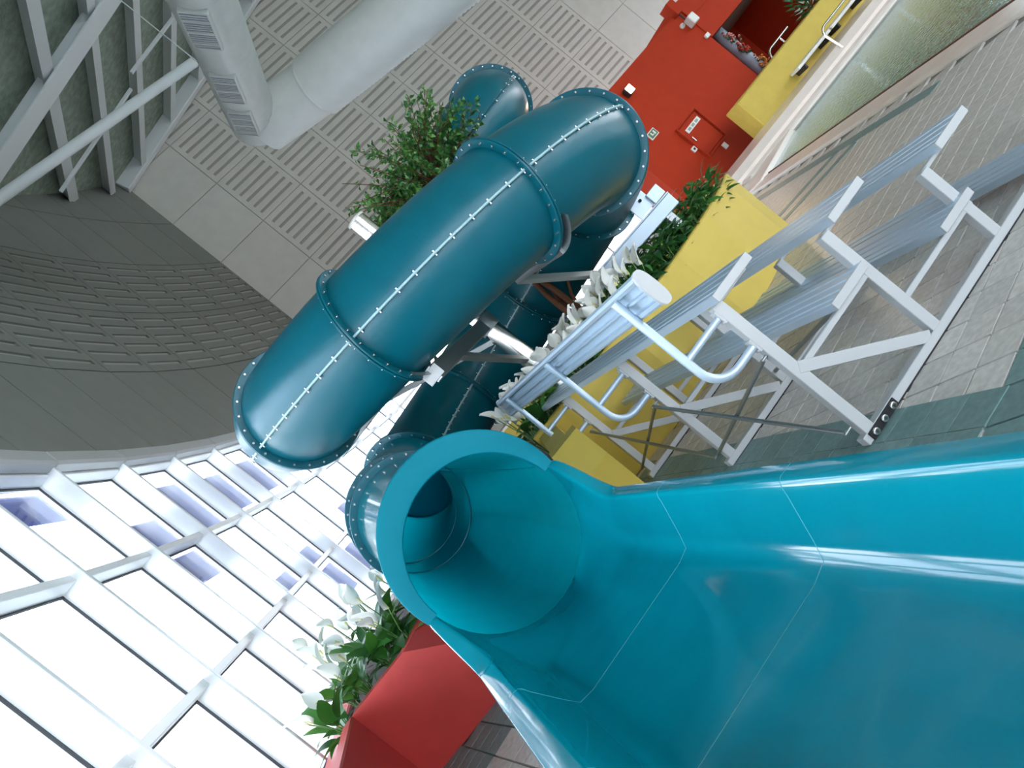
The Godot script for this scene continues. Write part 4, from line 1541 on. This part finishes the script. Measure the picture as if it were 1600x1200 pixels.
	for k in 2:
		b = MB.new()
		b.cbox(G(8.43 + k * 0.98, 0.47, 15.75), Vector3(0.93, 0.06, 0.42), 0.01)
		var sl := part("slat_top", b, M.white_plastic, pb)
		for e in [-0.33, 0.33]:
			b = MB.new()
			b.cbox(G(8.43 + k * 0.98 + e, 0.4, 15.78), Vector3(0.04, 0.12, 0.44), 0.005)
			part("bracket", b, M.dark, sl)
	var hr := thing("pool_handrail")
	tag(hr, "bent chrome handrail standing at the pool's far edge", "handrail")
	b = MB.new()
	pts = [G(8.2, -0.6, 14.35), G(8.16, 0.5, 14.5)]
	for k in 6:
		var a := PI * k / 10.0
		pts.append(G(8.16 + 0.14 * (1 - cos(a)), 0.52 + 0.14 * sin(a), 14.5))
	pts.append(G(9.3, 0.66, 14.6))
	pts.append(G(9.45, 0.6, 14.65))
	pts.append(G(9.5, 0.1, 14.7))
	b.pipe(pts, 0.022, 10)
	part("tube", b, M.steel, hr)

# ------------------------------------------------------------------ outside
func build_outside() -> void:
	var b := MB.new()
	b.box(G(-1.9, 2.2, 33.0), Vector3(2.4, 1.0, 2.0))
	b.box(G(-2.9, 1.1, 33.0), Vector3(0.2, 2.2, 0.2))
	b.box(G(-0.9, 1.1, 33.0), Vector3(0.2, 2.2, 0.2))
	tag(part("timber_kiosk", b, M.wood, self), "orange timber canopy outside beyond the far glazing", "kiosk")
	var tr := thing("garden_tree", G(-10.5, -0.5, 9.0))
	tag(tr, "pale green garden tree outside the curved window", "tree")
	b = MB.new()
	b.pipe([Vector3.ZERO, Vector3(0.1, 1.6, 0)], 0.09, 8)
	part("trunk", b, M.bark, tr)
	var q := MB.new()
	for j in 900:
		var dirv := Vector3(rng.randfn(), rng.randfn(), rng.randfn()).normalized()
		var p := Vector3(0, 2.2, 0) + dirv * rng.randf_range(0.3, 1.1)
		var s := dirv.cross(Vector3(rng.randfn(), 1, rng.randfn())).normalized()
		q.tri(p - s * 0.06, p + dirv * 0.2, p + s * 0.06)
	part("foliage", q, M.leaf[3], tr)

# ------------------------------------------------------------------ main
func _ready() -> void:
	rng.seed = 20240611
	# camera
	var cam := Camera3D.new()
	cam.name = "camera"
	var s := sin(deg_to_rad(ROLL))
	var c := cos(deg_to_rad(ROLL))
	var roll := Basis(Vector3(s, -c, 0), Vector3(c, s, 0), Vector3(0, 0, 1))
	cam.transform = Transform3D(Basis(Vector3.RIGHT, deg_to_rad(PITCH)) * roll, Vector3(0, CAM_H, 0))
	cam.fov = rad_to_deg(2.0 * atan(600.0 / 1300.0))
	cam.near = 0.05
	cam.far = 300
	add_child(cam)
	cam.current = true
	# overcast sky
	var env := Environment.new()
	env.background_mode = Environment.BG_SKY
	var sky := Sky.new()
	var sm := ProceduralSkyMaterial.new()
	sm.sky_top_color = Color(0.82, 0.9, 1.0)
	sm.sky_horizon_color = Color(0.97, 0.98, 1.0)
	sm.ground_horizon_color = Color(0.9, 0.9, 0.9)
	sm.ground_bottom_color = Color(0.7, 0.7, 0.7)
	sm.sun_angle_max = 1.0
	sky.sky_material = sm
	env.sky = sky
	env.background_energy_multiplier = 9.0
	env.tonemap_mode = Environment.TONE_MAPPER_LINEAR
	env.tonemap_exposure = 1.0
	env.sdfgi_enabled = true
	env.ssao_enabled = true
	env.ssil_enabled = true
	var we := WorldEnvironment.new()
	we.environment = env
	add_child(we)
	make_materials()
	build_shell()
	build_floor()
	build_pool()
	build_red_block()
	build_slide()
	build_runout()
	build_bleacher()
	build_planters()
	build_roof_steel()
	build_ducts()
	build_plants()
	build_outside()
